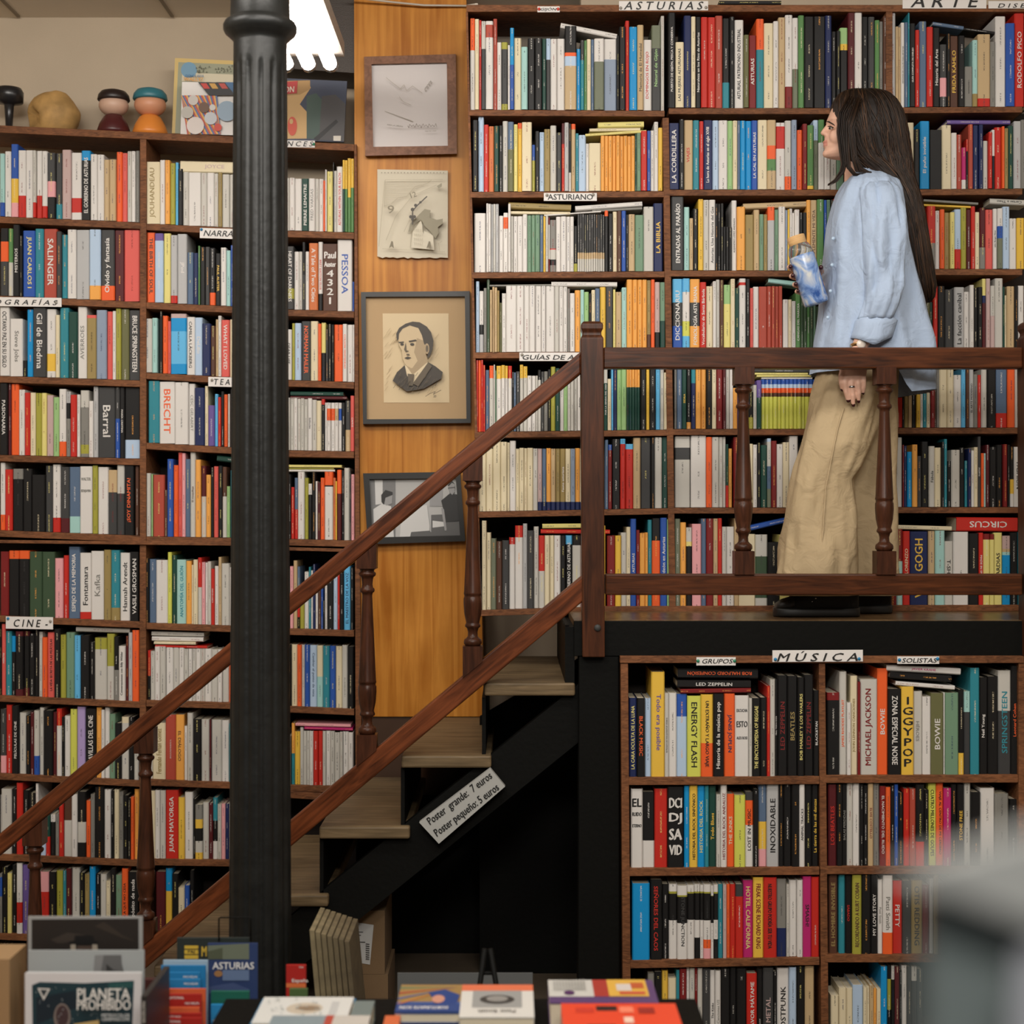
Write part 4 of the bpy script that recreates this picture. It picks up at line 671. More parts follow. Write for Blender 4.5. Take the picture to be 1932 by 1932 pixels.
# ------------------------------------------------------------ iron column
cx = P(491, 0, 4.3).x; k = 4.3/F
Z = lambda y: EYE-(y-966)*k
m = MB()
fl = lambda a, z: 1 - (.06*max(0, cos(14*a+.5)) if z < Z(125) else .0)
pr = []
for y in list(range(2100, 120, -60)) + [128, 124, 110, 84]:
    pr.append((lerp(50, 59, (y-80)/1852)*k, Z(y)))
pr += [(50*k, Z(80)), (53*k, Z(76)), (57*k, Z(72)), (66*k, Z(64)), (69*k, Z(58)), (69*k, Z(50)), (66*k, Z(44)), (59*k, Z(40)), (56*k, Z(36)), (55*k, Z(0)), (55*k, Z(-90))]
m.lathe(pr, cx, 4.3, 128, rad=fl)
tag(obj('iron_column', m, M['iron'], smooth=True), 'fluted black cast iron column with a ring near the ceiling', 'column')

# ------------------------------------------------------------ flat printed things and lettering
def disc(x, y, rx, ry=None, n=20, a=0):
    ry = ry or rx
    return [(x + rx*cos(t)*cos(a) - ry*sin(t)*sin(a), y + rx*cos(t)*sin(a) + ry*sin(t)*cos(a)) for t in [2*pi*i/n for i in range(n)]]
def pxmap(D):
    return lambda x, y, l: P(x, y, D - .0004*l)
def printed(name, mp, shapes, parent, texts=()):
    """flat inks on paper: shapes = (polygon, rgb); texts = (string, cx, cy, w, h, angle, rgb[, shear])"""
    m = MB()
    for l, (poly, c) in enumerate(shapes):
        pts = [mp(x, y, l+1) for x, y in poly]
        ar = sum(poly[i][0]*poly[(i+1)%len(poly)][1]-poly[(i+1)%len(poly)][0]*poly[i][1] for i in range(len(poly)))
        if ar > 0: pts.reverse()
        m.add(pts, [tuple(range(len(pts)))], 0, rgb(*c))
    L_ = len(shapes)+2
    for t in texts:
        s, x, y, w, h, a, c = t[:7]; sh = t[7] if len(t) > 7 else 0
        o = mp(x, y, L_); ux = mp(x+cos(a), y+sin(a), L_)-o; uy = mp(x+sin(a), y-cos(a), L_)-o
        ku, kv = ux.length, uy.length
        put_text(m, s, o, ux/ku, uy/kv, w*ku, h*kv, 0, rgb(*c), sh, .01, 1.6)
    return obj(name, m, M['print'], parent, attrs=True)
def line(pts, w):
    """polyline to thin quads"""
    r = []
    for (x0, y0), (x1, y1) in zip(pts, pts[1:]):
        d = sqrt((x1-x0)**2+(y1-y0)**2) or 1; nx, ny = -(y1-y0)/d*w/2, (x1-x0)/d*w/2
        r.append([(x0+nx, y0+ny), (x1+nx, y1+ny), (x1-nx, y1-ny), (x0-nx, y0-ny)])
    return r
def bands(h):
    return (24, 22, 20)
def sign(txt, pts, D, label, tx, pins=(), shear=.25, lines=None, dark=(28, 26, 24)):
    c = P(sum(p[0] for p in pts)/4, sum(p[1] for p in pts)/4, D)
    s = MB(); s.prism(pts, D, .002)
    o = obj('shelf_sign', s, M['paper'], loc=c); tag(o, label, 'sign')
    a = math.atan2(pts[1][1]-pts[0][1], pts[1][0]-pts[0][0])
    printed('lettering', pxmap(D-.0005), [], o, [(t, x, y, w, h, a, dark, shear) for t, x, y, w, h in tx])
    for px, py, c_ in pins:
        p = MB(); q = P(px, py, D-.003); p.ell((q.x, q.y, q.z), (.0052, .004, .0052)); obj('push_pin', p, simple('pin', rgb(*c_), .3), o, True)
    return o
def rect(x0, y0, x1, y1, dy=0): return [(x0, y0), (x1, y0+dy), (x1, y1+dy), (x0, y1)]
RED, GRN, BLU, SIL = (200, 60, 40), (40, 130, 95), (20, 120, 170), (150, 145, 135)
SR, SL, SM = DRf-.004, DLf-.004, DMf-.010
sign('', rect(1014, 12, 1056, 23), SR, 'small white paper sign reading GIJÓN on the top board', [('GIJÓN', 1035, 17.5, 33, 7.5)], [(1017, 17, RED), (1053, 17, RED)])
sign('', rect(1168, 2, 1336, 19.5), SR, 'wide white paper sign reading ASTURIAS on the top board', [('A S T U R I A S', 1252, 10.5, 150, 15)], [(1171, 15, SIL), (1332, 14, SIL)])
sign('', rect(1703, -8, 1861, 16), SR, 'white paper sign reading ARTE on the top board', [('A R T E', 1783, 2.5, 130, 22)])
sign('', rect(1865, 2, 1990, 16), SR, 'white paper sign reading DISEÑO in the top right corner', [('D I S E Ñ O', 1928, 9.5, 100, 10)])
sign('', rect(500, 264, 594, 277, 1.5), SL, 'white paper sign reading FRANCÉS below the comic album', [('F R A N C E S', 547, 271, 88, 9.5)], [(592, 272, GRN)])
sign('', rect(377, 430, 478, 449, 3), SL, 'white paper sign reading NARRATIVA, half behind the iron column', [('NARRATIVA', 430, 441, 92, 11)], [(380, 433, BLU)])
sign('', rect(-40, 560, 116, 577, 2), SL, 'wide white paper sign reading BIOGRAFÍAS on the far-left bay', [('B I O G R A F Í A S', 36, 569, 145, 11.5)], [(106, 571, SIL)])
sign('', rect(393, 711, 476, 729, 2), SL, 'white paper sign reading TEATRO beside the iron column', [('T E A T R O', 438, 721, 68, 11)], [(400, 717, SIL)], .15)
sign('', rect(11, 1163, 100, 1186, 1.5), SL, 'white paper sign reading CINE on the far-left bay', [('C I N E  -', 58, 1176, 64, 14)], [(15, 1167, BLU), (95, 1172, SIL)], .2)
sign('', rect(1026, 364, 1126, 379), SR, 'white paper sign reading ASTURIANO on the upper-right bookcase', [('ASTURIANO', 1076, 371.5, 85, 10.5)], [(1032, 368, SIL), (1119, 367, SIL)], 0)
sign('', rect(980, 665, 1160, 681), SR, 'white paper sign reading GUÍAS DE ASTURIAS, cut by the handrail', [('GUÍAS DE ASTURIAS', 1070, 673, 168, 11)], [(985, 669, SIL)], .2)
sign('', rect(1314, 1240, 1388, 1255.5), SM, 'white paper sign reading GRUPOS on the music bookcase', [('GRUPOS', 1354, 1247.5, 58, 8.5)], [(1317, 1247, GRN), (1386, 1247, GRN)])
sign('', rect(1457.5, 1227, 1628, 1249, -1), SM, 'largest white paper sign, reading MÚSICA, on the music bookcase', [('M Ú S I C A', 1542, 1238, 152, 19)], [(1463, 1244, BLU), (1621, 1243, BLU)], .25)
sign('', rect(1693, 1238.5, 1772, 1252.5), SM, 'white paper sign reading SOLISTAS on the music bookcase', [('SOLISTAS', 1735, 1246, 66, 8.5)], [(1697, 1245, BLU), (1769, 1243, BLU)], .2)
q = [(791, 1552), (925, 1450), (953, 1484), (828, 1592)]
a = math.atan2(-102, 134)
c = P(872, 1520, 4.96)
s = MB(); s.prism(q, 4.975, .03); o = obj('price_sign', s, simple('grey_label', rgb(168, 168, 164), .5), loc=c); tag(o, 'slanted grey price sign for posters fixed under the stair treads', 'sign')
printed('lettering', pxmap(4.9745), [], o, [('Poster  grande:  7 euros', 868, 1508, 148, 19, a, (24, 24, 22), .1), ('Poster pequeño: 5 euros', 881, 1530, 148, 19, a, (24, 24, 22), .1)])

# ------------------------------------------------------------ pictures on the panel
DP = 5.955
def framed(label, outer, inner, fm, paper, th=.022):
    c = P(sum(p[0] for p in outer)/4, sum(p[1] for p in outer)/4, DP)
    t = thing('picture_frame', label, 'picture', c)
    m = MB(); n = 4
    A = [P(x, y, DP-th) for x, y in outer]; B = [P(x, y, DP-th) for x, y in inner]
    A2 = [P(x, y, DP+.012) for x, y in outer]; B2 = [P(x, y, DP-.004) for x, y in inner]
    m.add(A+B+A2+B2, [f for i in range(4) for f in ((i, (i+1)%4, 4+(i+1)%4, 4+i), (8+i, 8+(i+1)%4, (i+1)%4, i), (4+i, 4+(i+1)%4, 12+(i+1)%4, 12+i))])
    bm = bmesh.new(); me = m.mesh('frame', [fm]); bm.from_mesh(me); bmesh.ops.recalc_face_normals(bm, faces=bm.faces); bm.to_mesh(me); bm.free()
    obj('frame', me, None, t) if False else None
    o = bpy.data.objects.new('frame', me); C.objects.link(o); o.parent = t; o.location = -c
    m = MB(); m.prism(inner, DP-.004, .01); obj('backing', m, simple('mount', rgb(*paper), .7), t)
    return t
t = framed('square brown framed pencil sketch with a signature, topmost on the wood panel', [(687, 107), (860, 102), (862, 290), (689, 294)], [(701, 121), (843, 118), (845, 275), (704, 277)], M['frame_brown'], (216, 210, 208))
sh = []
px = lambda x, y: (660 + x/4.391, 80 + y/4.391)
grey = (168, 160, 148)
for i in range(16):
    x = 290 + i*14; y = 570 + i*5
    for q in line([px(x, y), px(x+26, y+12)], 1.1): sh.append((q, grey))
spring = [px(625 + 10*cos(t_*.9) + t_*2.2, 395 - t_*3 + 14*sin(t_*.9)) for t_ in range(0, 26)]
for q in line(spring, .8): sh.append((q, (140, 132, 122)))
for pts in ([(420, 380), (450, 350), (470, 400), (520, 360), (600, 420)], [(410, 450), (440, 490), (510, 520)], [(300, 290), (360, 340), (430, 390)]):
    for q in line([px(*p) for p in pts], .8): sh.append((q, grey))
sig = [px(480 + i*8, 690 + 16*sin(i*1.9) * (1.2 if i % 7 < 3 else .5)) for i in range(31)]
for q in line(sig, .8): sh.append((q, (120, 108, 96)))
printed('drawing', pxmap(DP-.005), sh, t, [('PARA LA LIBRERÍA', *px(375, 688), 30, 3.4, .12, (130, 120, 108), .2), ('GIJÓN 1997', *px(670, 735), 22, 3, 0, (130, 120, 108), .2)])
# torn notepad sheet
px = lambda x, y: (660 + x/4.391, 80 + y/4.391)
out = [px(228, 1052), px(812, 1062), px(812, 1785)] + [px(x, 1785 + random.uniform(-8, 6)) for x in range(780, 250, -30)] + [px(228, 1772)]
c = P(778, 404, DP); m = MB(); m.prism(out, DP-.004, .006)
o = obj('notepad_sheet', m, simple('sketch_paper', rgb(212, 204, 184), .8), loc=c); tag(o, 'cream spiral notepad sheet with a clock and tower drawing, torn lower edge', 'drawing')
sh = []; dk = (120, 110, 86); md = (168, 158, 132); lt = (188, 180, 158)
for i in range(20): sh.append((disc(*px(264 + i*27, 1080), .9), (110, 98, 78)))
for i in range(14):
    y = 1150 + i*15; x1 = 660 - i*24
    for q in line([px(295, y), px(x1, y)], .5): sh.append((q, lt))
for pts in ([(285, 1355), (340, 1340), (400, 1285), (470, 1275), (540, 1195), (640, 1170), (675, 1140)], [(295, 1135), (285, 1360)], [(295, 1138), (770, 1135)], [(300, 1640), (380, 1440), (520, 1270), (720, 1180)], [(270, 1710), (790, 1735)], [(240, 1690), (290, 1140)], [(500, 1700), (515, 1560), (590, 1475)], [(745, 1730), (735, 1660), (710, 1640)], [(735, 1665), (765, 1645)], [(448, 1570), (500, 1460)]):
    for q in line([px(*p) for p in pts], .7): sh.append((q, md))
sh.append(([px(*p) for p in [(485, 1570), (500, 1500), (560, 1440), (620, 1380), (670, 1390), (660, 1450), (720, 1470), (770, 1460), (770, 1500), (730, 1530), (735, 1580), (710, 1625), (670, 1570), (620, 1520), (590, 1470), (540, 1500), (510, 1570)]], (142, 134, 110)))
sh.append(([px(*p) for p in [(510, 1700), (520, 1570), (590, 1475), (612, 1560), (690, 1600), (700, 1720)]], (208, 200, 178)))
sh.append(([px(*p) for p in [(598, 1480), (612, 1560), (612, 1590), (602, 1560)]], dk))
for i in range(5):
    for j in range(4):
        x = 530 + i*16; y = 1550 + j*36
        for q in line([px(x, y), px(x+9, y), px(x+9, y+20)], .5): sh.append((q, md))
for bx in (345, 655):
    sh.append(([px(*p) for p in [(bx-20, 1705), (bx, 1645), (bx+12, 1650), (bx+20, 1705), (bx, 1690)]], (118, 108, 84)))
sh.append(([px(*p) for p in [(720, 1190), (762, 1165), (762, 1195), (735, 1210)]], (150, 142, 118)))
for q in line([px(520, 1395), px(560, 1350), px(640, 1275)], 2.2): sh.append((q, (62, 54, 42)))
for q in line([px(520, 1395), px(520, 1510)], 2.4): sh.append((q, (62, 54, 42)))
for q in ((520, 1385, 3.5), (545, 1350, 3), (585, 1325, 2.4), (505, 1445, 3.2), (535, 1445, 3.2), (520, 1465, 3)): sh.append((disc(*px(q[0], q[1]), q[2]), (62, 54, 42)))
printed('drawing', pxmap(DP-.0045), sh, o, [('9', *px(340, 1383), 12, 15, 0, dk), ('12', *px(525, 1262), 11, 10, -.35, dk)])
# portrait
t = framed('black framed charcoal portrait of a man in a suit on tan mount', [(681, 551), (886, 549), (888, 798), (685, 800)], [(690, 560), (877, 559), (880, 790), (692, 791)], M['frame_black'], (186, 156, 116))
px = lambda x, y: (660 + x/3.715, 530 + y/3.715)
sh = [([px(*p) for p in [(230, 228), (692, 228), (698, 853), (238, 853)]], (214, 192, 152))]
for i in range(70):
    x = random.uniform(260, 640); y = random.uniform(300, 760); 
    if 340 < x < 560 and y < 600: continue
    for q in line([px(x, y), px(x-26, y+34)], .8): sh.append((q, (190, 168, 130)))
ink1, ink2, sk, sk2 = (64, 56, 46), (96, 84, 66), (206, 184, 146), (172, 150, 116)
def pp(*pts): return [px(*p) for p in pts]
sh += [(pp((385, 590), (330, 640), (300, 700), (400, 775), (520, 755), (640, 685), (652, 640), (600, 598), (550, 570), (440, 720), (405, 650)), ink1),
 (pp((385, 590), (400, 660), (440, 725), (545, 575), (530, 540), (440, 620)), (222, 204, 168)),
 (pp((530, 500), (548, 565), (440, 660), (400, 600)), sk2),
 (pp((340, 400), (350, 350), (400, 310), (470, 310), (515, 360), (535, 430), (532, 500), (510, 555), (470, 600), (430, 612), (390, 590), (370, 540), (365, 490), (345, 450)), sk),
 (pp((470, 400), (520, 420), (535, 480), (515, 550), (470, 600), (440, 608), (475, 560), (450, 500)), sk2),
 (pp((330, 420), (325, 370), (345, 330), (390, 300), (440, 285), (490, 290), (540, 320), (570, 360), (586, 420), (580, 480), (560, 530), (545, 540), (545, 470), (520, 440), (505, 380), (480, 330), (420, 312), (370, 335), (345, 370), (342, 410)), ink1),
 (disc(*px(540, 475), 4.6, 10), sk2), (disc(*px(541, 475), 2.4, 6.5), ink2),
 (pp((340, 428), (378, 424), (380, 432), (345, 436)), ink1), (pp((412, 420), (462, 410), (470, 420), (418, 430)), ink1),
 (disc(*px(366, 444), 3.4, 2.2), ink1), (disc(*px(437, 444), 4, 2.4), ink1),
 (pp((392, 430), (380, 480), (392, 500), (415, 492), (398, 486)), ink2),
 (pp((382, 540), (405, 530), (432, 538), (405, 548)), ink1), (pp((395, 512), (415, 510), (420, 520), (400, 522)), ink2),
 (pp((405, 650), (452, 655), (442, 735), (412, 735)), ink2), (pp((440, 720), (550, 570), (575, 600), (480, 740)), ink2)]
for i in range(40):
    x = random.uniform(320, 620); y = random.uniform(640, 750)
    for q in line([px(x, y), px(x-16, y+24)], .7): sh.append((q, ink2))
for q in line(pp((530, 810), (560, 790), (600, 775), (585, 795), (640, 765)), .9): sh.append((q, (90, 74, 52)))
printed('drawing', pxmap(DP-.005), sh, t, [('30', *px(596, 808), 5, 5, 0, (90, 74, 52))])
# black and white photograph
t = framed('black framed black-and-white photo of three men, behind the sloping handrail', [(685, 893), (868, 890), (878, 1021), (694, 1027)], [(697, 904), (860, 902), (868, 1010), (703, 1014)], M['frame_black'], (182, 182, 180))
k1, k2, k3, k4 = (40, 40, 40), (92, 92, 92), (150, 150, 150), (206, 206, 204)
sh = [(pp((140, 1395), (320, 1390), (320, 1800), (150, 1805)), (120, 120, 120)), (pp((175, 1395), (230, 1395), (230, 1560), (180, 1570)), k4), (pp((560, 1400), (650, 1400), (650, 1580), (560, 1580)), k3),
 (pp((570, 1640), (790, 1630), (790, 1800), (570, 1800)), k2), (pp((580, 1680), (660, 1690), (660, 1720), (580, 1730)), k4),
 (pp((165, 1600), (225, 1560), (290, 1580), (310, 1800), (170, 1800)), k4), (pp((225, 1500), (260, 1470), (300, 1490), (295, 1560), (255, 1575), (230, 1550)), k3), (pp((220, 1500), (250, 1465), (300, 1480), (300, 1500), (250, 1520), (240, 1570), (222, 1550)), k1),
 (pp((360, 1650), (440, 1590), (540, 1570), (560, 1720), (550, 1800), (350, 1800)), k4), (pp((430, 1760), (560, 1750), (600, 1800), (420, 1805)), k2),
 (pp((640, 1540), (700, 1490), (780, 1500), (790, 1680), (670, 1690), (655, 1600)), k1), (pp((640, 1590), (660, 1600), (680, 1750), (665, 1750)), k3), (pp((680, 1690), (790, 1690), (790, 1800), (675, 1800)), k2),
 (pp((690, 1430), (715, 1405), (735, 1425), (735, 1480), (718, 1500), (698, 1480)), k3), (pp((685, 1432), (715, 1400), (738, 1425), (715, 1415), (692, 1440)), k1), (pp((688, 1448), (738, 1442), (738, 1450), (688, 1456)), k2)]
printed('photo', pxmap(DP-.005), sh, t)

# ------------------------------------------------------------ things on top of the left bookcase
def ztop(px_): return P(px_, 233 + (px_+70)*26/546, DLf).z
m = MB(); x = P(14, 0, 6.02).x; k = 6.02/F; z0 = ztop(14) + .001
m.lathe([(.030, z0), (.012, z0+.004), (.018, z0+.10), (.022, z0+.105), (.052, z0+.112), (.054, z0+.15), (.046, z0+.165), (.02, z0+.168)], x, 6.04, 24)
tag(obj('plastic_stand', m, simple('black_plastic', rgb(30, 30, 32), .3), loc=None, smooth=True), 'black plastic stand at the left end of the bookcase top', 'stand')
m = MB(); x = P(100, 0, 6.05).x; z0 = ztop(100) - .001
m.ell((x, 6.06, z0+.07), (.097, .085, .098), 36, 24)
m.v = [tuple(Vector(p) + Vector((0, 0, 0)) + (Vector(p)-Vector((x, 6.06, z0+.07)))*(.10*noise.noise(Vector(p)*14) + .03*noise.noise(Vector(p)*45) - (.28 if (Vector(p)-Vector((x-.075, 5.985, z0+.05))).length < .04 else 0))) for p in m.v]
m.v = [(p[0], p[1], max(p[2], z0+.002)) for p in m.v]
tag(obj('model_rock', m, simple('ochre_rock', rgb(178, 140, 84), .7, bump=.5, bscale=40, var=.3, vscale=18), smooth=True), 'ochre cratered rock lump on the bookcase top', 'ornament')
def peg(px_, hpx, col_b, col_h, col_c, name, label):
    k = 6.0/F; x = P(px_, 0, 6.0).x; z0 = ztop(px_)+.001; h = hpx*k; Y = 6.02
    t = thing(name, label, 'figurine', (x, Y, z0))
    m = MB(); w = h*.36
    m.lathe([(w*.75, z0), (w*.98, z0+h*.03), (w, z0+h*.1), (w*.86, z0+h*.25), (w*.62, z0+h*.4), (w*.4, z0+h*.46)], x, Y, 28); obj('body', m, simple('peg_body', rgb(*col_b), .35), t, True)
    m = MB(); m.ell((x, Y, z0+h*.66), (w*.9, w*.85, h*.24), 28, 16); obj('head', m, simple('peg_head', rgb(*col_h), .45), t, True)
    m = MB(); m.lathe([(w*.93, z0+h*.76), (w*.98, z0+h*.78), (w*.93, z0+h*.88), (w*.75, z0+h*.96), (w*.4, z0+h)], x, Y, 28); obj('cap', m, simple('peg_cap', rgb(*col_c), .4), t, True)
peg(281, 92, (226, 138, 58), (214, 152, 118), (52, 116, 128), 'peg_figurine', 'plain orange peg figurine with teal cap on the bookcase top')
peg(212, 86, (78, 30, 32), (206, 170, 148), (36, 26, 24), 'peg_figurine', 'plain dark red peg figurine with dark cap on the bookcase top')
def cover(name, label, cat, pts, D, d, shapes, texts, edge=(200, 190, 160), px_=None):
    c = P(sum(p[0] for p in pts)/len(pts), max(p[1] for p in pts), D)
    m = MB(); m.prism(pts, D, d); o = obj(name, m, simple(name + '_edge', rgb(*edge), .6), loc=c); tag(o, label, cat)
    printed('cover_print', pxmap(D-.0005), [(pts, edge)] + shapes, o, texts); return o
px = lambda x, y: (x/4.391, y/4.391)
cover('puzzle_box', 'yellow-edged puzzle box standing on the bookcase top beside the column', 'box', [px(1450, 480), px(2080, 510), px(2080, 1130), px(1424, 1104)], 6.06, .05,
 [(pp2, c_) for pp2, c_ in ([[px(1478, 515), px(2060, 540), px(2060, 1130), px(1450, 1104)], (150, 152, 128)], [[px(1510, 600), px(2000, 620), px(2000, 690), px(1505, 672)], (206, 196, 170)], [disc(*px(1565, 580), 15), (110, 150, 176)])] +
 [(disc(*px(random.uniform(1620, 2040), random.uniform(545, 600)), 1.3), (90, 90, 70)) for _ in range(40)],
 [('¿DÓNDE ESTÁ', *px(1610, 628), 36, 6, .03, (44, 96, 140)), ('WALLY?', *px(1600, 656), 36, 7, .03, (214, 150, 60))], (206, 178, 110))
st_ = []
for i in range(9):
    x = 1505 + i*46
    for j, c_ in enumerate(((198, 84, 70), (224, 170, 80), (88, 112, 160))):
        a_ = [(x + j*15 - 120, 790), (x + j*15 - 105, 790), (x + j*15 + 60, 1112), (x + j*15 + 45, 1112)]
        a_ = [(min(max(q[0], 1500), 1830), q[1]) for q in a_]
        st_.append(([px(*q) for q in a_], c_))
cover('game_box', 'white game box with stripes and round pictures leaning before the puzzle box', 'box', [px(1508, 678), px(2090, 690), px(2090, 1122), px(1495, 1112)], 6.0, .03,
 st_ + [(disc(*px(x, y), r/4.39), c_) for x, y, r, c_ in ((1600, 830, 42, (206, 200, 194)), (1690, 890, 45, (110, 80, 62)), (1552, 930, 50, (190, 186, 178)), (1618, 1040, 72, (222, 212, 206)), (1745, 980, 52, (200, 204, 210)), (1880, 920, 84, (150, 172, 192)), (1805, 1055, 32, (204, 70, 56)), (1760, 890, 26, (214, 212, 208)))] +
 [([px(x, 680), px(x+90, 682), px(x+170, 790), px(x+90, 790)], c_) for x, c_ in ((1640, (40, 40, 44)), (1710, (40, 40, 44)), (1790, (40, 40, 44)), (1860, (60, 100, 140)))] +
 [([px(x+20, 690), px(x+70, 690), px(x+100, 735), px(x+50, 735)], c_) for x, c_ in ((1640, (190, 60, 50)), (1710, (196, 150, 70)), (1790, (180, 70, 60)))], [], (224, 220, 216))
px = lambda x, y: (400 + x/3.864, y/3.864)
cover('comic_album', 'dark blue comic album with red title box, right of the iron column', 'comic', [px(360, 562), px(985, 592), px(960, 1035), px(360, 1018)], 6.0, .012,
 [([px(360, 600), px(700, 585), px(720, 640), px(640, 760), px(705, 830), px(700, 900), px(690, 1010), px(360, 1015)], (206, 168, 112)),
  ([px(515, 590), px(715, 585), px(715, 650), px(640, 690), px(515, 700)], (176, 138, 84)), ([px(690, 700), px(760, 680), px(830, 760), px(830, 1020), px(690, 1010)], (62, 84, 76)),
  ([px(800, 700), px(900, 690), px(975, 760), px(962, 1030), px(780, 1020)], (70, 68, 70)), ([px(740, 1010), px(905, 870), px(920, 890), px(770, 1028)], (24, 24, 26)), (disc(*px(585, 920), 9, 18), (206, 84, 60)), (disc(*px(578, 885), 3.5, 5), (206, 168, 112)),
  ([px(360, 610), px(625, 590), px(618, 680), px(360, 698)], (184, 50, 48)), ([px(885, 990), px(940, 990), px(938, 1028), px(885, 1026)], (214, 208, 196))],
 [('STEVE', *px(470, 625), 36, 8, -.05, (226, 214, 196), .1), ('CANYON', *px(500, 655), 52, 11, -.05, (226, 214, 196), .15)], (54, 62, 84))
# ------------------------------------------------------------ the woman on the gallery
WY = 5.255
def ring(y, xl, xr, yc, ry, n=2.4, N=48, wob=None, zf=None, depth=None):
    out = []
    dd = depth or yc
    for i in range(N):
        t = 2*pi*i/N; c, s = cos(t), sin(t)
        ux = math.copysign(abs(c)**(2/n), c); uy = math.copysign(abs(s)**(2/n), s)
        w = 1 + (wob(t, y) if wob else 0)
        X = (xl+xr)/2 + (xr-xl)/2*ux*(1 + (w-1)*.55); Y = yc + ry*uy*w
        yy = zf(X, y) if zf else y
        p = P(X, yy, dd); out.append((p.x, Y, p.z))
    return out
def densify(rows, n):
    out = []
    for a, b in zip(rows, rows[1:]):
        for i in range(n):
            t = i/n; out.append(tuple(p + (q-p)*t for p, q in zip(a, b)))
    out.append(rows[-1]); return out
skin, nt, bs = newmat('skin'); bs.inputs['Base Color'].default_value = (*rgb(226, 180, 156), 1); bs.inputs['Roughness'].default_value = .5
bs.inputs['Subsurface Weight'].default_value = .08; bs.inputs['Subsurface Radius'].default_value = (.01, .004, .002)
lip = simple('lips', rgb(204, 138, 122), .4); nail = simple('dark_nail_polish', rgb(58, 20, 24), .2)
B = MB()
head = [(176,1606,1644,.02),(184,1588,1665,.05),(196,1574,1676,.066),(208,1568,1681,.072),(218,1564,1682,.075),(226,1560.5,1681.5,.076),(231,1559.8,1681,.0755),(237,1562,1679,.073),(245,1562.5,1676,.071),(252,1561,1673,.069),(259,1558,1668,.066),(263,1556.5,1664,.064),(268,1555.5,1660,.061),(273.5,1557,1655,.058),(278,1556,1651,.055),(283,1557.5,1647,.051),(288,1554.5,1642,.046),(293,1555,1636,.04),(298,1562,1630,.03),(301,1580,1622,.018)]
B.loft([ring(y, a, b, WY, hw, 2.25, 40) for y, a, b, hw in densify(head, 2)])
def Q(x, y, Y): return tuple(P(x, y, Y))
B.tube([Q(1568, 228, WY), Q(1563, 237.5, WY), Q(1558, 245, WY), Q(1554.6, 250.5, WY)], [.008, .0085, .0095, .0105], 12)
B.ell(Q(1554.2, 250.8, WY), (.0105, .0105, .009))
for s in (-1, 1): B.ell(Q(1559.5, 253, WY+s*.011), (.0105, .0075, .0075))
B.ell(Q(1566, 229.5, WY-.0), (.0115, .045, .007)); B.ell(Q(1557.2, 268.3, WY), (.009, .02, .0055)); B.ell(Q(1557.6, 275.2, WY), (.0085, .018, .006)); B.ell(Q(1560, 290, WY), (.014, .02, .013)); B.ell(Q(1561, 260.5, WY), (.0095, .02, .013)); B.ell(Q(1562, 272, WY), (.0105, .026, .014)); B.ell(Q(1561.5, 282.5, WY), (.0095, .022, .01))
for s in (-1, 1): B.ell(Q(1580, 257, WY+s*.036), (.027, .024, .03))
B.tube([Q(1618, 270, WY), Q(1622, 310, WY), Q(1632, 352, WY)], [.052, .05, .07], 20)
# trunk, hips, legs (inside the clothes)
B.ell(Q(1640, 400, WY), (.10, .15, .14)); B.ell(Q(1640, 480, WY), (.11, .13, .16)); B.ell(Q(1632, 600, WY), (.115, .14, .16)); B.ell(Q(1624, 690, WY), (.09, .10, .12))
B.tube([Q(1612, 710, WY-.05), Q(1575, 880, WY-.08), Q(1570, 1110, WY-.08)], [.06, .05, .035], 16)
B.tube([Q(1630, 710, WY+.06), Q(1625, 880, WY+.08), Q(1640, 1110, WY+.08)], [.07, .05, .035], 16)
# near arm and hand
AY = WY-.165
B.tube([Q(1655, 365, WY-.12), Q(1664, 440, AY), Q(1664, 540, AY), Q(1640, 610, AY), Q(1619, 662, AY-.008), Q(1613, 690, AY-.02)], [.045, .042, .037, .032, .0235, .024], 16)
HY = AY - .022
B.ell(Q(1612, 698, HY), (.041, .017, .05), rot=None)
fing = [((1596, 706), (1594.5, 722), (1596, 740), (1600, 756), .0085), ((1606, 708), (1606.5, 726), (1608.5, 746), (1610, 764), .009), ((1618, 708), (1619, 724), (1620, 742), (1620, 757), .0085), ((1629, 706), (1630, 718), (1630, 730), (1628.5, 742), .0075), ((1590, 696), (1586.5, 710), (1587, 722), (1589, 735), .0085)]
tips = []
for a, b, c, d, r in fing:
    oy = -.004 if d[1] > 740 else .012
    pts = [Q(*a, HY), Q(*b, HY-.006), Q(*c, HY-.002), Q(*d, HY+.008+oy*0)]
    B.tube(pts, [r*1.08, r*1.03, r*.95, r*.72], 12); B.ell(pts[-1], (r*.74, r*.74, r*.9)); B.ell(pts[0], (r*1.1,)*3); tips.append((Vector(pts[-1]), Vector(pts[-2])))
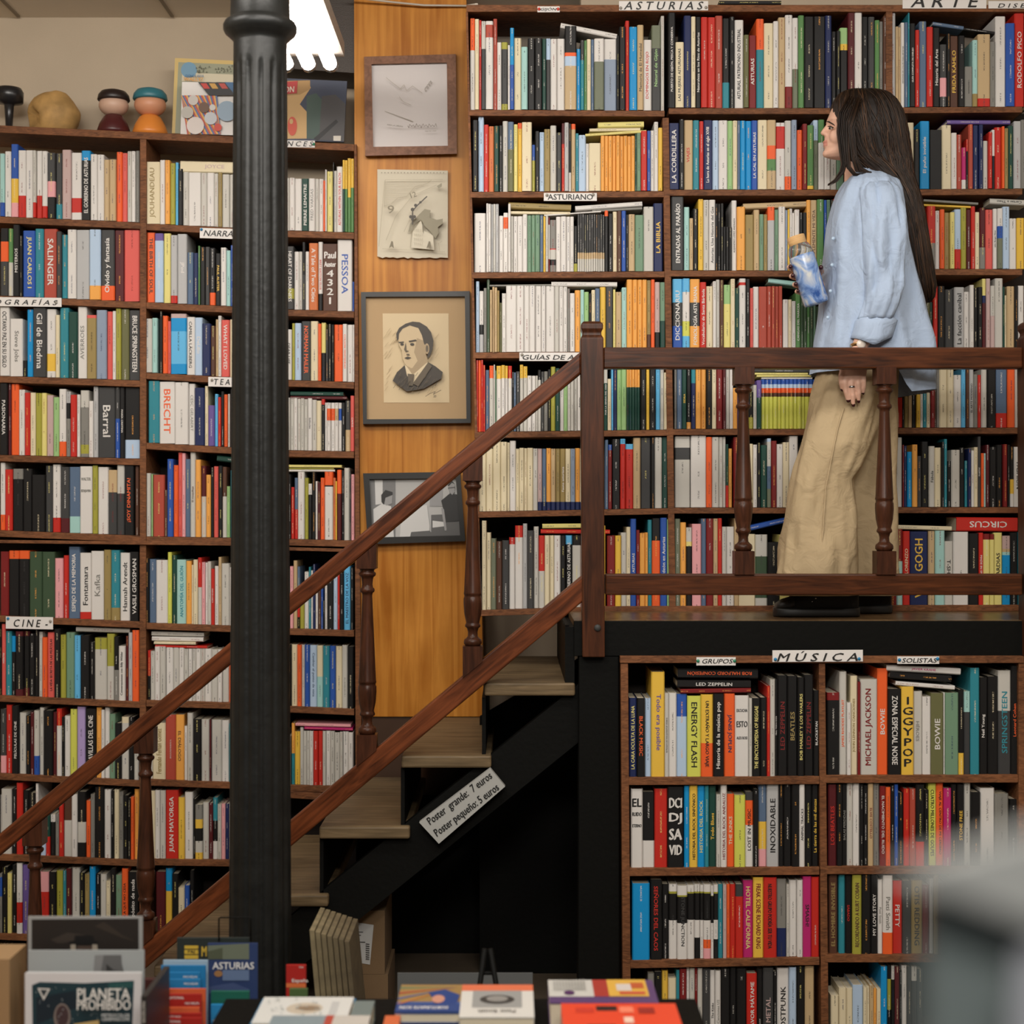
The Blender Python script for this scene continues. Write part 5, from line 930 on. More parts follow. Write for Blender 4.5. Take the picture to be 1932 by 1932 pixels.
# far arm and the hand round the bottle
FY = WY + .13
BY = WY - .055   # bottle axis
B.tube([Q(1650, 365, FY-.02), Q(1650, 450, FY+.01), Q(1640, 548, FY+.01), Q(1590, 556, FY-.03), Q(1556, 548, BY+.10), Q(1540, 538, BY+.075)], [.045, .042, .037, .03, .0235, .022], 16)
B.ell(Q(1528, 530, BY+.058), (.034, .017, .045))
for (x, y), r in (((1490, 503), .0095), ((1494.5, 520), .010), ((1500, 536), .0095), ((1504, 549), .008)):
    pts = [Q(x+30, y+9, BY+.06), Q(x+8, y+4, BY+.052), Q(x-1, y+1, BY+.022), Q(x+1.5, y, BY-.016)]
    B.tube(pts, [r, r, r, r*.8], 12); B.ell(pts[-1], (r*.82,)*3); tips.append((Vector(pts[-1]), Vector(pts[-2])))
pts = [Q(1540, 522, BY+.062), Q(1550, 512, BY+.045), Q(1549, 504.5, BY+.004)]
B.tube(pts, [.011, .010, .008], 12); B.ell(pts[-1], (.0085,)*3); tips.append((Vector(pts[-1]), Vector(pts[-2])))
tmp = bpy.data.objects.new('tmp', B.mesh('person', [skin, lip, nail])); C.objects.link(tmp)
rm = tmp.modifiers.new('r', 'REMESH'); rm.mode = 'VOXEL'; rm.voxel_size = .0032
sm = tmp.modifiers.new('s', 'SMOOTH'); sm.factor = .5; sm.iterations = 3
dg = bpy.context.evaluated_depsgraph_get(); dg.update()
bme = bpy.data.meshes.new_from_object(tmp.evaluated_get(dg)); bpy.data.objects.remove(tmp)
bme.name = 'person'
bme.materials.clear()
for q in (skin, lip, nail): bme.materials.append(q)
lc = [Vector(Q(1555.6, 268.8, WY)), Vector(Q(1556, 274.8, WY))]
for p in bme.polygons:
    c = p.center; p.use_smooth = True; p.material_index = 0
    if c.x < lc[0].x + .0065 and abs(c.y-WY) < .022 and abs(c.z - (lc[0].z+lc[1].z)/2) < .0095: p.material_index = 1
    for a, b in tips:
        if (c-a).length < .0105 and (c-a).dot((a-b).normalized()) > -.004 and c.y < a.y + .002: p.material_index = 2
WLOC = Vector((P(1600, 0, WY).x, WY, 1.319))
person = bpy.data.objects.new('person', bme); C.objects.link(person)
for v in bme.vertices: v.co -= WLOC
person.location = WLOC
tag(person, 'person with long dark hair in a pale blue shirt and beige trousers, facing left', 'person')
def wpart(name, mb, mats, smooth=True):
    o = obj(name, mb, mats, None, smooth); o.parent = person; o.location = -WLOC; return o
# eyes and brows
m = MB(); m.ell(Q(1567.5, 242, WY-.052), (.0075, .010, .0045)); wpart('eye', m, simple('eye_white', rgb(226, 216, 206), .2))
m = MB(); m.ell(Q(1565.3, 242, WY-.058), (.0032, .005, .0042)); 
m.tube([Q(1561.5, 238.6, WY-.058), Q(1566, 238.2, WY-.0635), Q(1573, 241, WY-.066)], [.001, .0022, .0012], 6); wpart('eye', m, simple('iris', rgb(52, 34, 24), .2))
m = MB(); m.tube([Q(1559, 229, WY-.035), Q(1564, 230, WY-.058), Q(1571, 234, WY-.072), Q(1575, 237, WY-.076)], [.001, .0026, .0024, .001], 8); wpart('eyebrow', m, simple('brow', rgb(46, 28, 18), .7))
# hair
hm, nt, hb = newmat('dark_brown_hair'); N_, L_ = nt.nodes, nt.links
at = N_.new('ShaderNodeAttribute'); at.attribute_name = 'col'; L_.new(at.outputs['Color'], hb.inputs['Base Color']); hb.inputs['Roughness'].default_value = .5; hb.inputs['Specular IOR Level'].default_value = .3
HR = [(171,1612,1638,.018,WY),(173.5,1594,1656,.05,WY),(181,1580,1675,.074,WY),(195,1572,1688,.09,WY),(215,1569.5,1699,.097,WY),(240,1573,1706,.099,WY),(262,1579,1710,.097,WY),(282,1585,1713,.092,WY),(300,1594,1715,.088,WY),(316,1612,1718,.084,WY-.005),(332,1632,1722,.08,WY-.012),(346,1650,1726,.074,WY-.018),(370,1672,1734,.066,WY-.03),(400,1687,1741,.06,WY-.04),(440,1699,1748,.055,WY-.045),(480,1706,1755,.05,WY-.045),(520,1712,1762,.044,WY-.045),(545,1722,1764,.034,WY-.045),(560,1736,1762,.02,WY-.045),(571,1747,1754,.006,WY-.045)]
HR = [(a, b, c, e, d) for a, b, c, d, e in HR]
def hpt(ti, ang, out=0):
    ti = min(max(ti, 0), len(HR)-1.001); i = int(ti); f = ti-i
    y, xl, xr, yc, ry = (p + (q-p)*f for p, q in zip(HR[i], HR[i+1]))
    n = 3.2 if i < 9 else 2.3
    c, s = cos(ang), sin(ang); ux = math.copysign(abs(c)**(2/n), c); uy = math.copysign(abs(s)**(2/n), s)
    X = (xl+xr)/2 + ((xr-xl)/2 + out*500)*ux; p = P(X, y, yc); return (p.x, yc + (ry+out)*uy, p.z)
hair = MB()
hair.loft([[hpt(k/3, 2*pi*i/64, -.002 + .004*noise.noise(Vector((cos(2*pi*i/64)*5, sin(2*pi*i/64)*5, k*.08)))) for i in range(64)] for k in range(0, 3*(len(HR)-1)+1)], 0, True, rgb(24, 16, 11))
random.seed(11)
for i in range(620):
    ang = random.uniform(pi*.98, 2*pi*1.02) if i < 470 else random.uniform(0, pi)
    s0 = random.uniform(0.6, 3.5) if i % 3 else random.uniform(4, 10); s1 = min(len(HR)-1.2, s0 + random.uniform(6, 17))
    w = random.uniform(-.14, .14); n = 16; pts = []
    for k in range(n):
        t = k/(n-1); s_ = s0+(s1-s0)*t
        pts.append(hpt(s_, ang + w*t + .05*sin(t*7+i), .0015 + .0025*random.random()*t))
    r0 = random.uniform(.0009, .0021)
    c = random.choice([(26, 17, 11), (34, 22, 14), (48, 32, 20), (60, 40, 25), (38, 25, 16), (88, 60, 38)])
    if i % 5 and c == (88, 60, 38): c = (34, 22, 14)
    hair.tube(pts, [r0*(.4 + min(1, 4*t_)*.6)*(1 if t_ < .8 else (1.02-t_)*5) for t_ in [k/(n-1) for k in range(n)]], 5, 0, rgb(*c))
def lock(path, Y, spread, cnt, r=.0018):
    for i in range(cnt):
        o = [random.uniform(-spread, spread) for _ in range(2)]; pts = []
        for k, (x, y) in enumerate(path):
            f = 1 - .75*(k/(len(path)-1))**2
            pts.append(Q(x + o[0]*f*500, y + random.uniform(-2, 2), Y + o[1]*f))
        hair.tube(pts, [r*.3] + [r]*(len(pts)-2) + [r*.2], 5, 0, rgb(*random.choice([(26, 17, 11), (38, 25, 16), (54, 36, 23)])))
lock([(1606, 182), (1588, 214), (1585, 250), (1589, 285), (1592, 308), (1588, 325), (1577, 340), (1563, 349)], WY-.085, .014, 46)
lock([(1616, 184), (1598, 230), (1598, 280), (1601, 315), (1612, 329), (1628, 331)], WY-.088, .010, 34)
lock([(1622, 186), (1606, 240), (1612, 290), (1625, 318), (1645, 328), (1658, 342), (1664, 362), (1688, 400), (1703, 430)], WY-.105, .006, 16, .0012)
lock([(1622, 186), (1606, 240), (1612, 300), (1618, 322), (1640, 326), (1668, 340)], WY-.10, .012, 30)
for k in range(16):
    x = random.uniform(1704, 1740); dx = random.uniform(8, 22); y1 = random.uniform(556, 580) - abs(x+dx-1745)*.5
    lock([(x-14, 380), (x-6, 440), (x, 490), (x + dx*.6, 530), (x + dx, y1)], WY-.075 + random.uniform(-.012, .02), .012, 9, .0017)
for k in range(10):
    x = random.uniform(0, 1)
    lock([(1690+x*20, 215), (1704+x*4, 290), (1722, 360), (1738, 420), (1752 + 4*x, 490), (1760 + 6*x, 540), (1750+10*x, 566)], WY-.05, .012, 8, .0016)
def mesh_attr(name, mb, mats): 
    o = obj(name, mb, mats, None, True, True); o.parent = person; o.location = -WLOC; return o
mesh_attr('hair', hair, [hm])
# shirt
def cloth(name, c, rough=.8):
    m, nt, b = newmat(name); N, L = nt.nodes, nt.links; b.inputs['Base Color'].default_value = (*c, 1); b.inputs['Roughness'].default_value = rough
    tc = N.new('ShaderNodeTexCoord'); n = N.new('ShaderNodeTexNoise'); n.inputs['Scale'].default_value = 900
    n2 = N.new('ShaderNodeTexNoise'); n2.inputs['Scale'].default_value = 16; n2.inputs['Detail'].default_value = 3; n2.inputs['Distortion'].default_value = .8
    ad = N.new('ShaderNodeMath'); ad.operation = 'MULTIPLY_ADD'; ad.inputs[1].default_value = .04
    L.new(tc.outputs['Object'], n.inputs['Vector']); L.new(tc.outputs['Object'], n2.inputs['Vector']); L.new(n.outputs['Fac'], ad.inputs[0]); L.new(n2.outputs['Fac'], ad.inputs[2])
    bp = N.new('ShaderNodeBump'); bp.inputs['Strength'].default_value = .5; bp.inputs['Distance'].default_value = .02
    L.new(ad.outputs[0], bp.inputs['Height']); L.new(bp.outputs['Normal'], b.inputs['Normal']); return m
shirt_m = cloth('pale_blue_cotton', rgb(172, 190, 215)); trouser_m = cloth('beige_cotton', rgb(184, 162, 126))
def folds(amp, fx, fz, seed):
    return lambda t, y: amp*(noise.noise(Vector((cos(t)*fx + seed, sin(t)*fx, y*fz))) + .5*noise.noise(Vector((cos(t)*fx*2.3 + seed, sin(t)*fx*2.3 + 5, y*fz*2))))
TS = [(318,1612,1652,WY,.052),(326,1607,1660,WY,.062),(333,1602,1672,WY,.085),(341,1596,1683,WY,.115),(351,1589,1690,WY,.14),(366,1581,1696,WY,.155),(390,1572,1703,WY,.16),(420,1565.5,1708,WY,.162),(460,1561,1715,WY,.165),(520,1558.5,1727,WY,.165),(570,1554,1739,WY,.168),(620,1548,1747,WY,.172),(660,1541,1753,WY,.175),(690,1536,1757,WY,.176),(704,1533,1760,WY,.177)]
def hem(X, y):
    if y < 661: return y
    e = 706 if X < 1575 else 706 + (688-706)*(X-1575)/40 if X < 1615 else 688 if X < 1660 else 688 + (744-688)*min(1, (X-1660)/32) if X < 1692 else 746 - (X-1692)*.12
    return y + (e-704)*(y-660)/44
sh_ = MB(); sh_.loft([ring(*r, 2.5, 72, folds(.17, 2.6, .007, 3), hem) for r in densify(TS, 4)], 0, False)
SLV = [(346,1630,1684,WY-.12,.045),(356,1624,1693,WY-.135,.06),(372,1622,1698,WY-.15,.07),(400,1623,1703,WY-.165,.076),(450,1625,1706,WY-.172,.076),(500,1628,1706,WY-.174,.076),(540,1628,1704,WY-.174,.073),(575,1624,1695,WY-.172,.068),(604,1618,1684,WY-.168,.06)]
SLV = [(a, b, c, d+.012, e) for a, b, c, d, e in SLV]
sh_.loft([ring(*r, 2.3, 56, folds(.4, 2.3, .011, 21)) for r in densify(SLV, 4)], 0, True)
CUF = [(602,1616,1688,WY-.155,.062),(606,1612,1692,WY-.155,.067),(630,1608,1688,WY-.155,.068),(655,1604,1683,WY-.155,.066),(655,1607,1680,WY-.155,.06),(630,1611,1684,WY-.155,.06)]
def cufz(X, y): return y - abs(X-1641)*.46*max(0, (y-606)/49)
sh_.loft([ring(*r, 2.2, 48, folds(.06, 2, .01, 40), cufz) for r in densify(CUF, 2)], 0, False)
shirt = wpart('shirt', sh_, shirt_m)
m = MB(); 
m.loft([ring(*r, 2.3, 40) for r in [(312,1616,1656,WY,.056),(318,1612,1660,WY,.060),(326,1608,1664,WY,.068),(332,1606,1668,WY,.074)]], 0, False); o = obj('collar', m, shirt_m, None, True); o.parent = shirt
def torso_y(x, y):
    for a, b in zip(TS, TS[1:]):
        if a[0] <= y <= b[0]:
            t = (y-a[0])/(b[0]-a[0]); xl, xr, ry = (a[i] + (b[i]-a[i])*t for i in (1, 2, 4)); u = abs((x-(xl+xr)/2)/((xr-xl)/2))
            return WY - ry*(1-min(.999, u)**2.5)**(1/2.5)
for x, y in ((1572, 450), (1570, 500), (1567, 549), (1562, 599)):
    m = MB(); m.ell(Q(x, y, torso_y(x, y)-.002), (.006, .004, .006)); o = obj('button', m, simple('shirt_button', rgb(176, 198, 220), .3), None, True); o.parent = shirt
# trousers
tr = MB()
NL = [(655,1562,1690,WY-.01,.11),(700,1547,1680,WY-.03,.095),(730,1539,1674,WY-.045,.09),(760,1530,1668,WY-.05,.09),(800,1519,1659,WY-.065,.092),(840,1508,1645,WY-.08,.097),(880,1497,1624,WY-.08,.095),(905,1492,1608,WY-.08,.093),(960,1484,1614,WY-.08,.095),(1020,1475,1616,WY-.08,.097),(1081,1466,1617,WY-.08,.098),(1122,1462,1618,WY-.08,.098)]
FL = [(655,1566,1693,WY+.03,.13),(740,1566,1693,WY+.055,.11),(850,1565,1690,WY+.075,.1),(950,1572,1691,WY+.08,.095),(1081,1570,1695,WY+.08,.092),(1122,1570,1697,WY+.08,.092)]
tr.loft([ring(*r, 2.4, 64, folds(.2, 2.0, .009, 60)) for r in densify(NL, 4)]); tr.loft([ring(*r, 2.4, 56, folds(.16, 2.0, .009, 80)) for r in densify(FL, 5)])
trs = wpart('trousers', tr, trouser_m)
def surf_y(rows, n, x, y):
    for a, b in zip(rows, rows[1:]):
        if a[0] <= y <= b[0]:
            t = (y-a[0])/(b[0]-a[0]); xl, xr, yc, ry = (a[i] + (b[i]-a[i])*t for i in (1, 2, 3, 4)); u = abs((x-(xl+xr)/2)/((xr-xl)/2))
            return yc - ry*(1-min(.999, u)**n)**(1/n)
def seam(pts, nm):
    m = MB(); pp_ = []
    for (x0, y0), (x1, y1) in zip(pts, pts[1:]):
        for k in range(6):
            x = x0 + (x1-x0)*k/6; y = y0 + (y1-y0)*k/6; pp_.append(Q(x, y, surf_y(NL, 2.4, x, y)*.999 + WY*.0 - .001))
    m.tube(pp_, .0026, 6); o = obj(nm, m, trouser_m, None, True); o.parent = trs
seam([(1592, 770), (1580, 810), (1570, 860), (1558, 920), (1553, 1000), (1546, 1075)], 'side_seam')
# shoes
rub = simple('black_rubber', rgb(30, 30, 29), .5); canv = cloth('black_canvas', rgb(20, 20, 20))
def shoe(x0, x1, Y):
    L0 = [(0,.012,12),(.03,.030,24),(.10,.042,31),(.22,.047,37),(.38,.046,44),(.55,.042,52),(.72,.038,60),(.88,.036,62),(.97,.030,62),(1,.02,56)]
    k = Y/F; z0 = 1.320
    def sec(px_, hw, za, zb, n=2.6):
        X = (px_-966)*k; out = []
        for i in range(28):
            t = 2*pi*i/28; c, s = cos(t), sin(t)
            out.append((X, Y + hw*math.copysign(abs(c)**(2/n), c), (za+zb)/2 + (zb-za)/2*math.copysign(abs(s)**(2/n), s)))
        return out
    m = MB(); m.loft([sec(x0 + (x1-x0)*f, hw, z0+.012, z0 + h*k) for f, hw, h in densify(L0, 2)]); o = wpart('shoe', m, canv)
    m = MB(); m.loft([sec(x0-1.5 + (x1-x0+3)*f, hw+.004, z0, z0+.030, 5) for f, hw, h in densify(L0, 2)]); q = obj('sole', m, rub, None, True); q.parent = o
    m = MB(); m.loft([sec(x0-1 + (x1-x0)*f, hw+.003, z0+.02, z0 + h*k + .003) for f, hw, h in densify(L0, 2)[:7]]); q = obj('toe_cap', m, rub, None, True); q.parent = o
    for ex, ey in ((1546, 1121), (1539, 1129), (1532, 1135), (1525, 1139)):
        dx = x1-1618
        m = MB(); c = Q(ex+dx, ey, Y-.042); m.ell(c, (.0035, .003, .0035)); q = obj('eyelet', m, M['metal'], None, True); q.parent = o
shoe(1461, 1618, WY-.075); shoe(1520, 1679, WY+.085)
# watch and ring
m = MB(); m.lathe([(.0275, -.008), (.029, -.006), (.029, .006), (.0275, .008)], 0, 0, 28)
mt = Matrix.Translation(Vector(Q(1621.5, 648, AY-.003))) @ Matrix.Rotation(radians(-18), 4, 'Y'); w = MB(); w.merge(m, mt)
o = wpart('watch', w, simple('gold', rgb(212, 170, 120), .25, 1))
m = MB(); c = Q(1625, 649, AY-.031); m.ell(c, (.015, .005, .015)); q = obj('watch_face', m, simple('dial', rgb(226, 214, 202), .2), None, True); q.parent = o
m = MB(); m.lathe([(.0098, -.003), (.0106, -.002), (.0106, .002), (.0098, .003)], 0, 0, 20)
w = MB(); w.merge(m, Matrix.Translation(Vector(Q(1607, 730, HY-.0055)))); wpart('finger_ring', w, M['metal'])
# bottle in her hand
k = BY/F; bl = 133*k
bt = thing('water_bottle', 'glass bottle with blue marbled body and wooden cap in her raised hand', 'bottle', tuple(P(1541, 574, BY)))
bt.rotation_euler = (0, radians(-17.4), 0)
mb_, nt, b = newmat('blue_marble'); N, L = nt.nodes, nt.links
tc = N.new('ShaderNodeTexCoord'); n = N.new('ShaderNodeTexNoise'); n.inputs['Scale'].default_value = 13; n.inputs['Detail'].default_value = 5; n.inputs['Distortion'].default_value = 1.6
r = N.new('ShaderNodeValToRGB'); r.color_ramp.elements[0].position = .34; r.color_ramp.elements[0].color = (*rgb(48, 84, 150), 1); r.color_ramp.elements[1].position = .62; r.color_ramp.elements[1].color = (*rgb(206, 208, 206), 1)
e = r.color_ramp.elements.new(.47); e.color = (*rgb(128, 158, 206), 1)
L.new(tc.outputs['Object'], n.inputs['Vector']); L.new(n.outputs['Fac'], r.inputs['Fac']); L.new(r.outputs['Color'], b.inputs['Base Color']); b.inputs['Roughness'].default_value = .2
def bpart(name, prof, mat):
    m = MB(); m.lathe(prof, 0, 0, 36); o = bpy.data.objects.new(name, m.mesh(name, [mat], True)); C.objects.link(o); o.parent = bt; return o
bpart('body', [(.03, 0), (.0385, .002), (.041, .008), (.041, bl*.70), (.040, bl*.725)], mb_)
gm, nt, b = newmat('clear_glass'); b.inputs['Transmission Weight'].default_value = .9; b.inputs['Roughness'].default_value = .05; b.inputs['Base Color'].default_value = (.85, .86, .84, 1); b.inputs['IOR'].default_value = 1.3
bpart('shoulder', [(.0395, bl*.725), (.040, bl*.78), (.034, bl*.86), (.026, bl*.90), (.026, bl*.93)], gm)
bpart('cap', [(.0285, bl*.885), (.0292, bl*.89), (.0292, bl*1.0), (.0275, bl*1.012)], wood('bamboo', rgb(196, 150, 96), rgb(224, 184, 130), scale=(8, 8, 60), rough=.5))
# ------------------------------------------------------------ foreground: table, posters, maps
m = MB(); m.box(-.64, .41, 2.75, 3.56, .545, .57)
tb = thing('display_table', 'low display table in the foreground carrying face-up books', 'table', (0, 3.2, 0))
obj('table_top', m, M['black'], tb)
for x in (-.6, .37):
    for y in (2.8, 3.5):
        m = MB(); m.box(x-.02, x+.02, y-.02, y+.02, 0, .545); obj('leg', m, M['black'], tb)
m = MB(); m.box(-1.45, -.66, 2.9, 3.86, .40, .43); bn = thing('display_bin', 'low wooden bin holding posters and road maps at bottom left', 'bin', (-1.05, 3.4, 0))
obj('base_board', m, M['shelf'], bn); m = MB(); m.box(-1.45, -.66, 3.84, 3.86, .43, .53); obj('back_board', m, simple('maroon_board', rgb(62, 24, 22), .6), bn)
for x in (-1.43, -.69):
    for y in (2.93, 3.83): m = MB(); m.box(x-.02, x+.02, y-.02, y+.02, 0, .40); obj('leg', m, M['shelf'], bn)
def upright(name, label, cat, x0, x1, yt, D, zb, d, edge, shapes, texts, group=None, lean=0):
    a = P(x0, yt, D); b = P(x1, yt, D); m = MB(); m.box(a.x, b.x, D, D+d, zb, a.z)
    o = obj(name, m, simple(name + '_stock', rgb(*edge), .5), loc=((a.x+b.x)/2, D, zb)); tag(o, label, cat, group)
    printed('print', pxmap(D-.0004), shapes, o, texts) if shapes or texts else None
    return o
g1, g2, g3 = (148, 148, 146), (36, 30, 26), (200, 200, 198)
px = lambda x, y: (x/4.391, 1600 + y/4.391)
sh = [([px(262, 592), px(1148, 585), px(1150, 900), px(262, 900)], (34, 28, 24))]
for pts, c in (([(420, 760), (560, 700), (700, 720), (640, 780), (480, 790)], (54, 46, 40)), ([(780, 650), (860, 610), (920, 650), (1010, 720), (1140, 780), (1000, 740), (900, 700)], (50, 42, 35)), ([(560, 780), (615, 768), (620, 725), (770, 725), (778, 768), (820, 776), (780, 800), (610, 800)], (14, 12, 12)),
               ([(585, 800), (625, 798), (635, 900), (585, 900)], (150, 140, 126)), ([(765, 798), (805, 800), (815, 900), (760, 900)], (150, 140, 126)), ([(640, 810), (760, 810), (760, 900), (640, 900)], (74, 60, 52))):
    sh.append(([px(*p) for p in pts], c))
upright('art_print', 'grey-bordered dark print of a hat, rearmost of the three posters', 'poster', 53, 269, 1729, 3.50, .43, .004, (150, 150, 148), sh, [])
sh = [([px(785, 888), px(1005, 886), px(1010, 960), px(1035, 1060), px(772, 1060)], (96, 96, 96)), ([px(785, 888), px(860, 886), px(830, 1060), px(772, 1060)], (128, 128, 128)), ([px(880, 960), px(940, 1010), px(1030, 1020), px(1030, 1060), px(880, 1060)], (52, 52, 52))]
upright('art_print', 'pale grey photo print with blurred curves, between the two other posters', 'poster', 53, 272, 1793, 3.455, .43, .004, (158, 162, 162), sh, [])
upright('art_print', 'blank white card edge just behind the space film poster', 'poster', 50, 268, 1834, 3.42, .43, .004, (196, 198, 198), [], [])
sh = [([px(265, 1135), px(330, 1110), px(700, 1120), px(1110, 1098), px(1095, 1500), px(270, 1500)], (22, 52, 60)), ([px(300, 1240), px(620, 1180), px(640, 1320), px(300, 1460)], (16, 34, 44)), ([px(900, 1120), px(1105, 1105), px(1100, 1160), px(900, 1160)], (34, 78, 78)),
      ([px(310, 1160), px(415, 1165), px(362, 1262)], (214, 212, 206)), ([px(330, 1172), px(396, 1175), px(362, 1235)], (40, 50, 56)), (disc(*px(515, 1400), 16, 26), (120, 110, 104)), (disc(*px(515, 1390), 12, 20), (64, 48, 50)), ([px(610, 1458), px(820, 1425), px(820, 1500), px(610, 1500)], (196, 170, 110))]
for _ in range(60): sh.append((disc(*px(random.uniform(285, 1080), random.uniform(1140, 1455)), random.uniform(.3, .8)), (190, 200, 200)))
upright('film_poster', 'white-bordered film poster reading PLANETA PROHIBIDO, frontmost in the bin', 'poster', 47, 267, 1836, 3.39, .43, .003, (206, 204, 204), sh,
        [('PLANETA', *px(858, 1210), 99, 21, 0, (220, 218, 212)), ('PROHIBIDO', *px(860, 1300), 101, 19, 0, (220, 218, 212)), ('METROCOLOR', *px(958, 1386), 53, 6, 0, (200, 204, 202)), ('CINEMASCOPE', *px(958, 1418), 53, 6, 0, (200, 204, 202))])
upright('cardboard_box', 'brown cardboard box cut by the left edge beside the posters', 'box', -90, 18, 1810, 3.42, .431, .12, (150, 120, 84), [], [])
# tall magazine seen edge-on
c = (px(1165, 1232), px(1218, 1232), px(1205, 1560), px(1160, 1560))
m = MB(); a = P(266, 1880, 3.3); m.box(a.x, a.x+.012, 3.3, 3.52, .43, a.z)
o = obj('magazine', m, simple('magazine_cover', rgb(40, 38, 36), .4), loc=(a.x, 3.3, .43)); tag(o, 'black-spined magazine lettered MATADOR right of the film poster', 'magazine')
printed('spine_title', pxmap(3.2995), [], o, [('MATADOR', 271, 1910, 40, 5.5, pi/2, (200, 196, 188))])
# road maps in the bin
ML = [(308, 392, 1812, 'paper', ''), (304, 388, 1822, 'b', '11'), (301, 377, 1835, 'b', '34'), (302, 378, 1848, 'b', '54'), (302, 388, 1866, 'o', ''), (301, 380, 1876, 'r', '982 NATIONAL'), (297, 376, 1901, 'o', '721'), (297, 380, 1912, 'r', '723 NATIONAL'), (295, 381, 1921, 'r', '733 NATIONAL')]
names = ['palest blue road map at the back of the map stack', 'blue road map numbered 11', 'blue road map numbered 34', 'blue road map numbered 54', 'orange road map between the blue and red maps', 'red road map numbered 982 NATIONAL', 'orange-red road map numbered 721', 'red road map numbered 723 NATIONAL', 'red road map numbered 733 NATIONAL, frontmost of the stack']
colm = {'paper': (150, 176, 196), 'b': (32, 118, 172), 'o': (206, 92, 52), 'r': (164, 34, 26)}
for i, ((x0, x1, yt, c, t_), nm) in enumerate(zip(ML, names)):
    D = 3.70 - i*.022
    tx = [(t_, x0 + (10 if len(t_) < 4 else 26), yt+6.5, 12 if len(t_) < 4 else 40, 4.5, 0, (226, 224, 220))] if t_ else []
    if c == 'b' and i > 1 or i == 5: tx.append(('MICHELIN', x1-18, yt + (8 if i < 5 else 17), 26, 4, 0, (222, 222, 220)))
    upright('road_map', nm, 'map', x0, x1, yt, D, .43, .006, colm[c], [], tx, 'road maps in the bin')
upright('road_map', 'red España road map just right of the iron column', 'map', 540, 577, 1821, 3.75, .05, .008, (168, 32, 26), [([(540, 1855), (577, 1855), (577, 1863), (540, 1863)], (210, 110, 60))], [('España', 566, 1851, 30, 8, 0, (226, 222, 216)), ('734', 568, 1825, 8, 3, 0, (226, 222, 216))])
upright('folder', 'green folder edge below the red España map', 'folder', 546, 580, 1866, 3.72, .05, .01, (72, 96, 52), [], [])
upright('brochure', 'dark blue brochure reading ASTURIAS with mountain pictures, beside the column', 'brochure', 392, 486, 1780, 3.78, .05, .006, (40, 58, 100),
        [([(392, 1784), (470, 1780), (470, 1810), (392, 1810)], (104, 112, 96)), ([(392, 1795), (420, 1788), (420, 1810), (392, 1810)], (78, 84, 66)), (disc(412, 1837, 8, 6), (150, 110, 70)), ([(420, 1830), (470, 1830), (470, 1850), (420, 1850)], (96, 116, 150)), ([(392, 1862), (440, 1854), (470, 1866), (470, 1875), (392, 1875)], (60, 76, 116))],
        [('ASTURIAS', 440, 1822, 78, 13, 0, (222, 222, 222))])
upright('road_map', 'green road map low beside the iron column', 'map', 398, 470, 1871, 3.70, .05, .01, (22, 92, 74), [], [])
upright('road_map', 'blue road map numbered 41 low beside the iron column', 'map', 398, 470, 1896, 3.68, .05, .01, (36, 128, 182), [], [('41', 405, 1925, 8, 5, 0, (222, 222, 222))])
upright('publisher_sign', 'dark green publisher panel lettered P&J behind the maps', 'sign', 334, 470, 1770, 3.86, .05, .01, (36, 44, 42),
        [([(348, 1784), (374, 1784), (374, 1790), (348, 1790)], (196, 166, 60)), ([(348, 1792), (374, 1792), (374, 1800), (348, 1800)], (196, 166, 60)), ([(348, 1802), (374, 1802), (374, 1809), (348, 1809)], (196, 166, 60))], [('P&J', 361, 1796, 22, 6, 0, (36, 40, 38)), ('M', 385, 1795, 9, 20, 0, (196, 166, 60))])
m = MB(); m.tube([P(413, 1775, 3.85), P(413, 1733, 3.85), P(416, 1731, 3.85), P(470, 1731, 3.85), P(473, 1733, 3.85), P(473, 1775, 3.85)], .002, 6)
m.tube([P(413, 1775, 3.85), P(413, 2100, 3.85)], .002, 6)
tag(obj('wire_hook', m, M['black'], smooth=True), 'thin black wire rack frame above the publisher panel', 'rack')
# cardboard boxes, old magazines, easel under the stairs
for (x0, x1, y0, y1, D, lb, nm, rec) in ((632, 726, 1718, 1838, 5.1, True, 'cardboard box with a white shipping label under the stairs', 0), (640, 732, 1846, 2110, 5.1, False, 'plain cardboard box supporting the labelled box under the stairs', 0)):
    a = P(x0, y0, D); b = P(x1, y1, D); zb = b.z if lb else 0
    m = MB(); m.box(a.x, b.x, D, D+.3, zb, a.z if lb else P(0, 1838, D).z - .001); o = obj('cardboard_box', m, simple('shaded_card', rgb(104, 82, 56), .9, bump=.15), loc=((a.x+b.x)/2, D, zb)); tag(o, nm, 'box')  # card colour darkened to carry the shade under the stairs
    if lb: printed('shipping_label', pxmap(D-.001), [([(656, 1738), (705, 1745), (698, 1820), (650, 1812)], (170, 170, 168))] + [([(655, y), (655 + w, y+1), (655+w, y+2.4), (655, y+1.4)], (50, 50, 50)) for y, w in ((1752, 22), (1757, 30), (1763, 26), (1769, 18), (1776, 34), (1784, 14))] + [([(690, 1780+i*4), (697, 1781+i*4), (697, 1782.6+i*4), (690, 1781.6+i*4)], (40, 40, 40)) for i in range(8)], o)
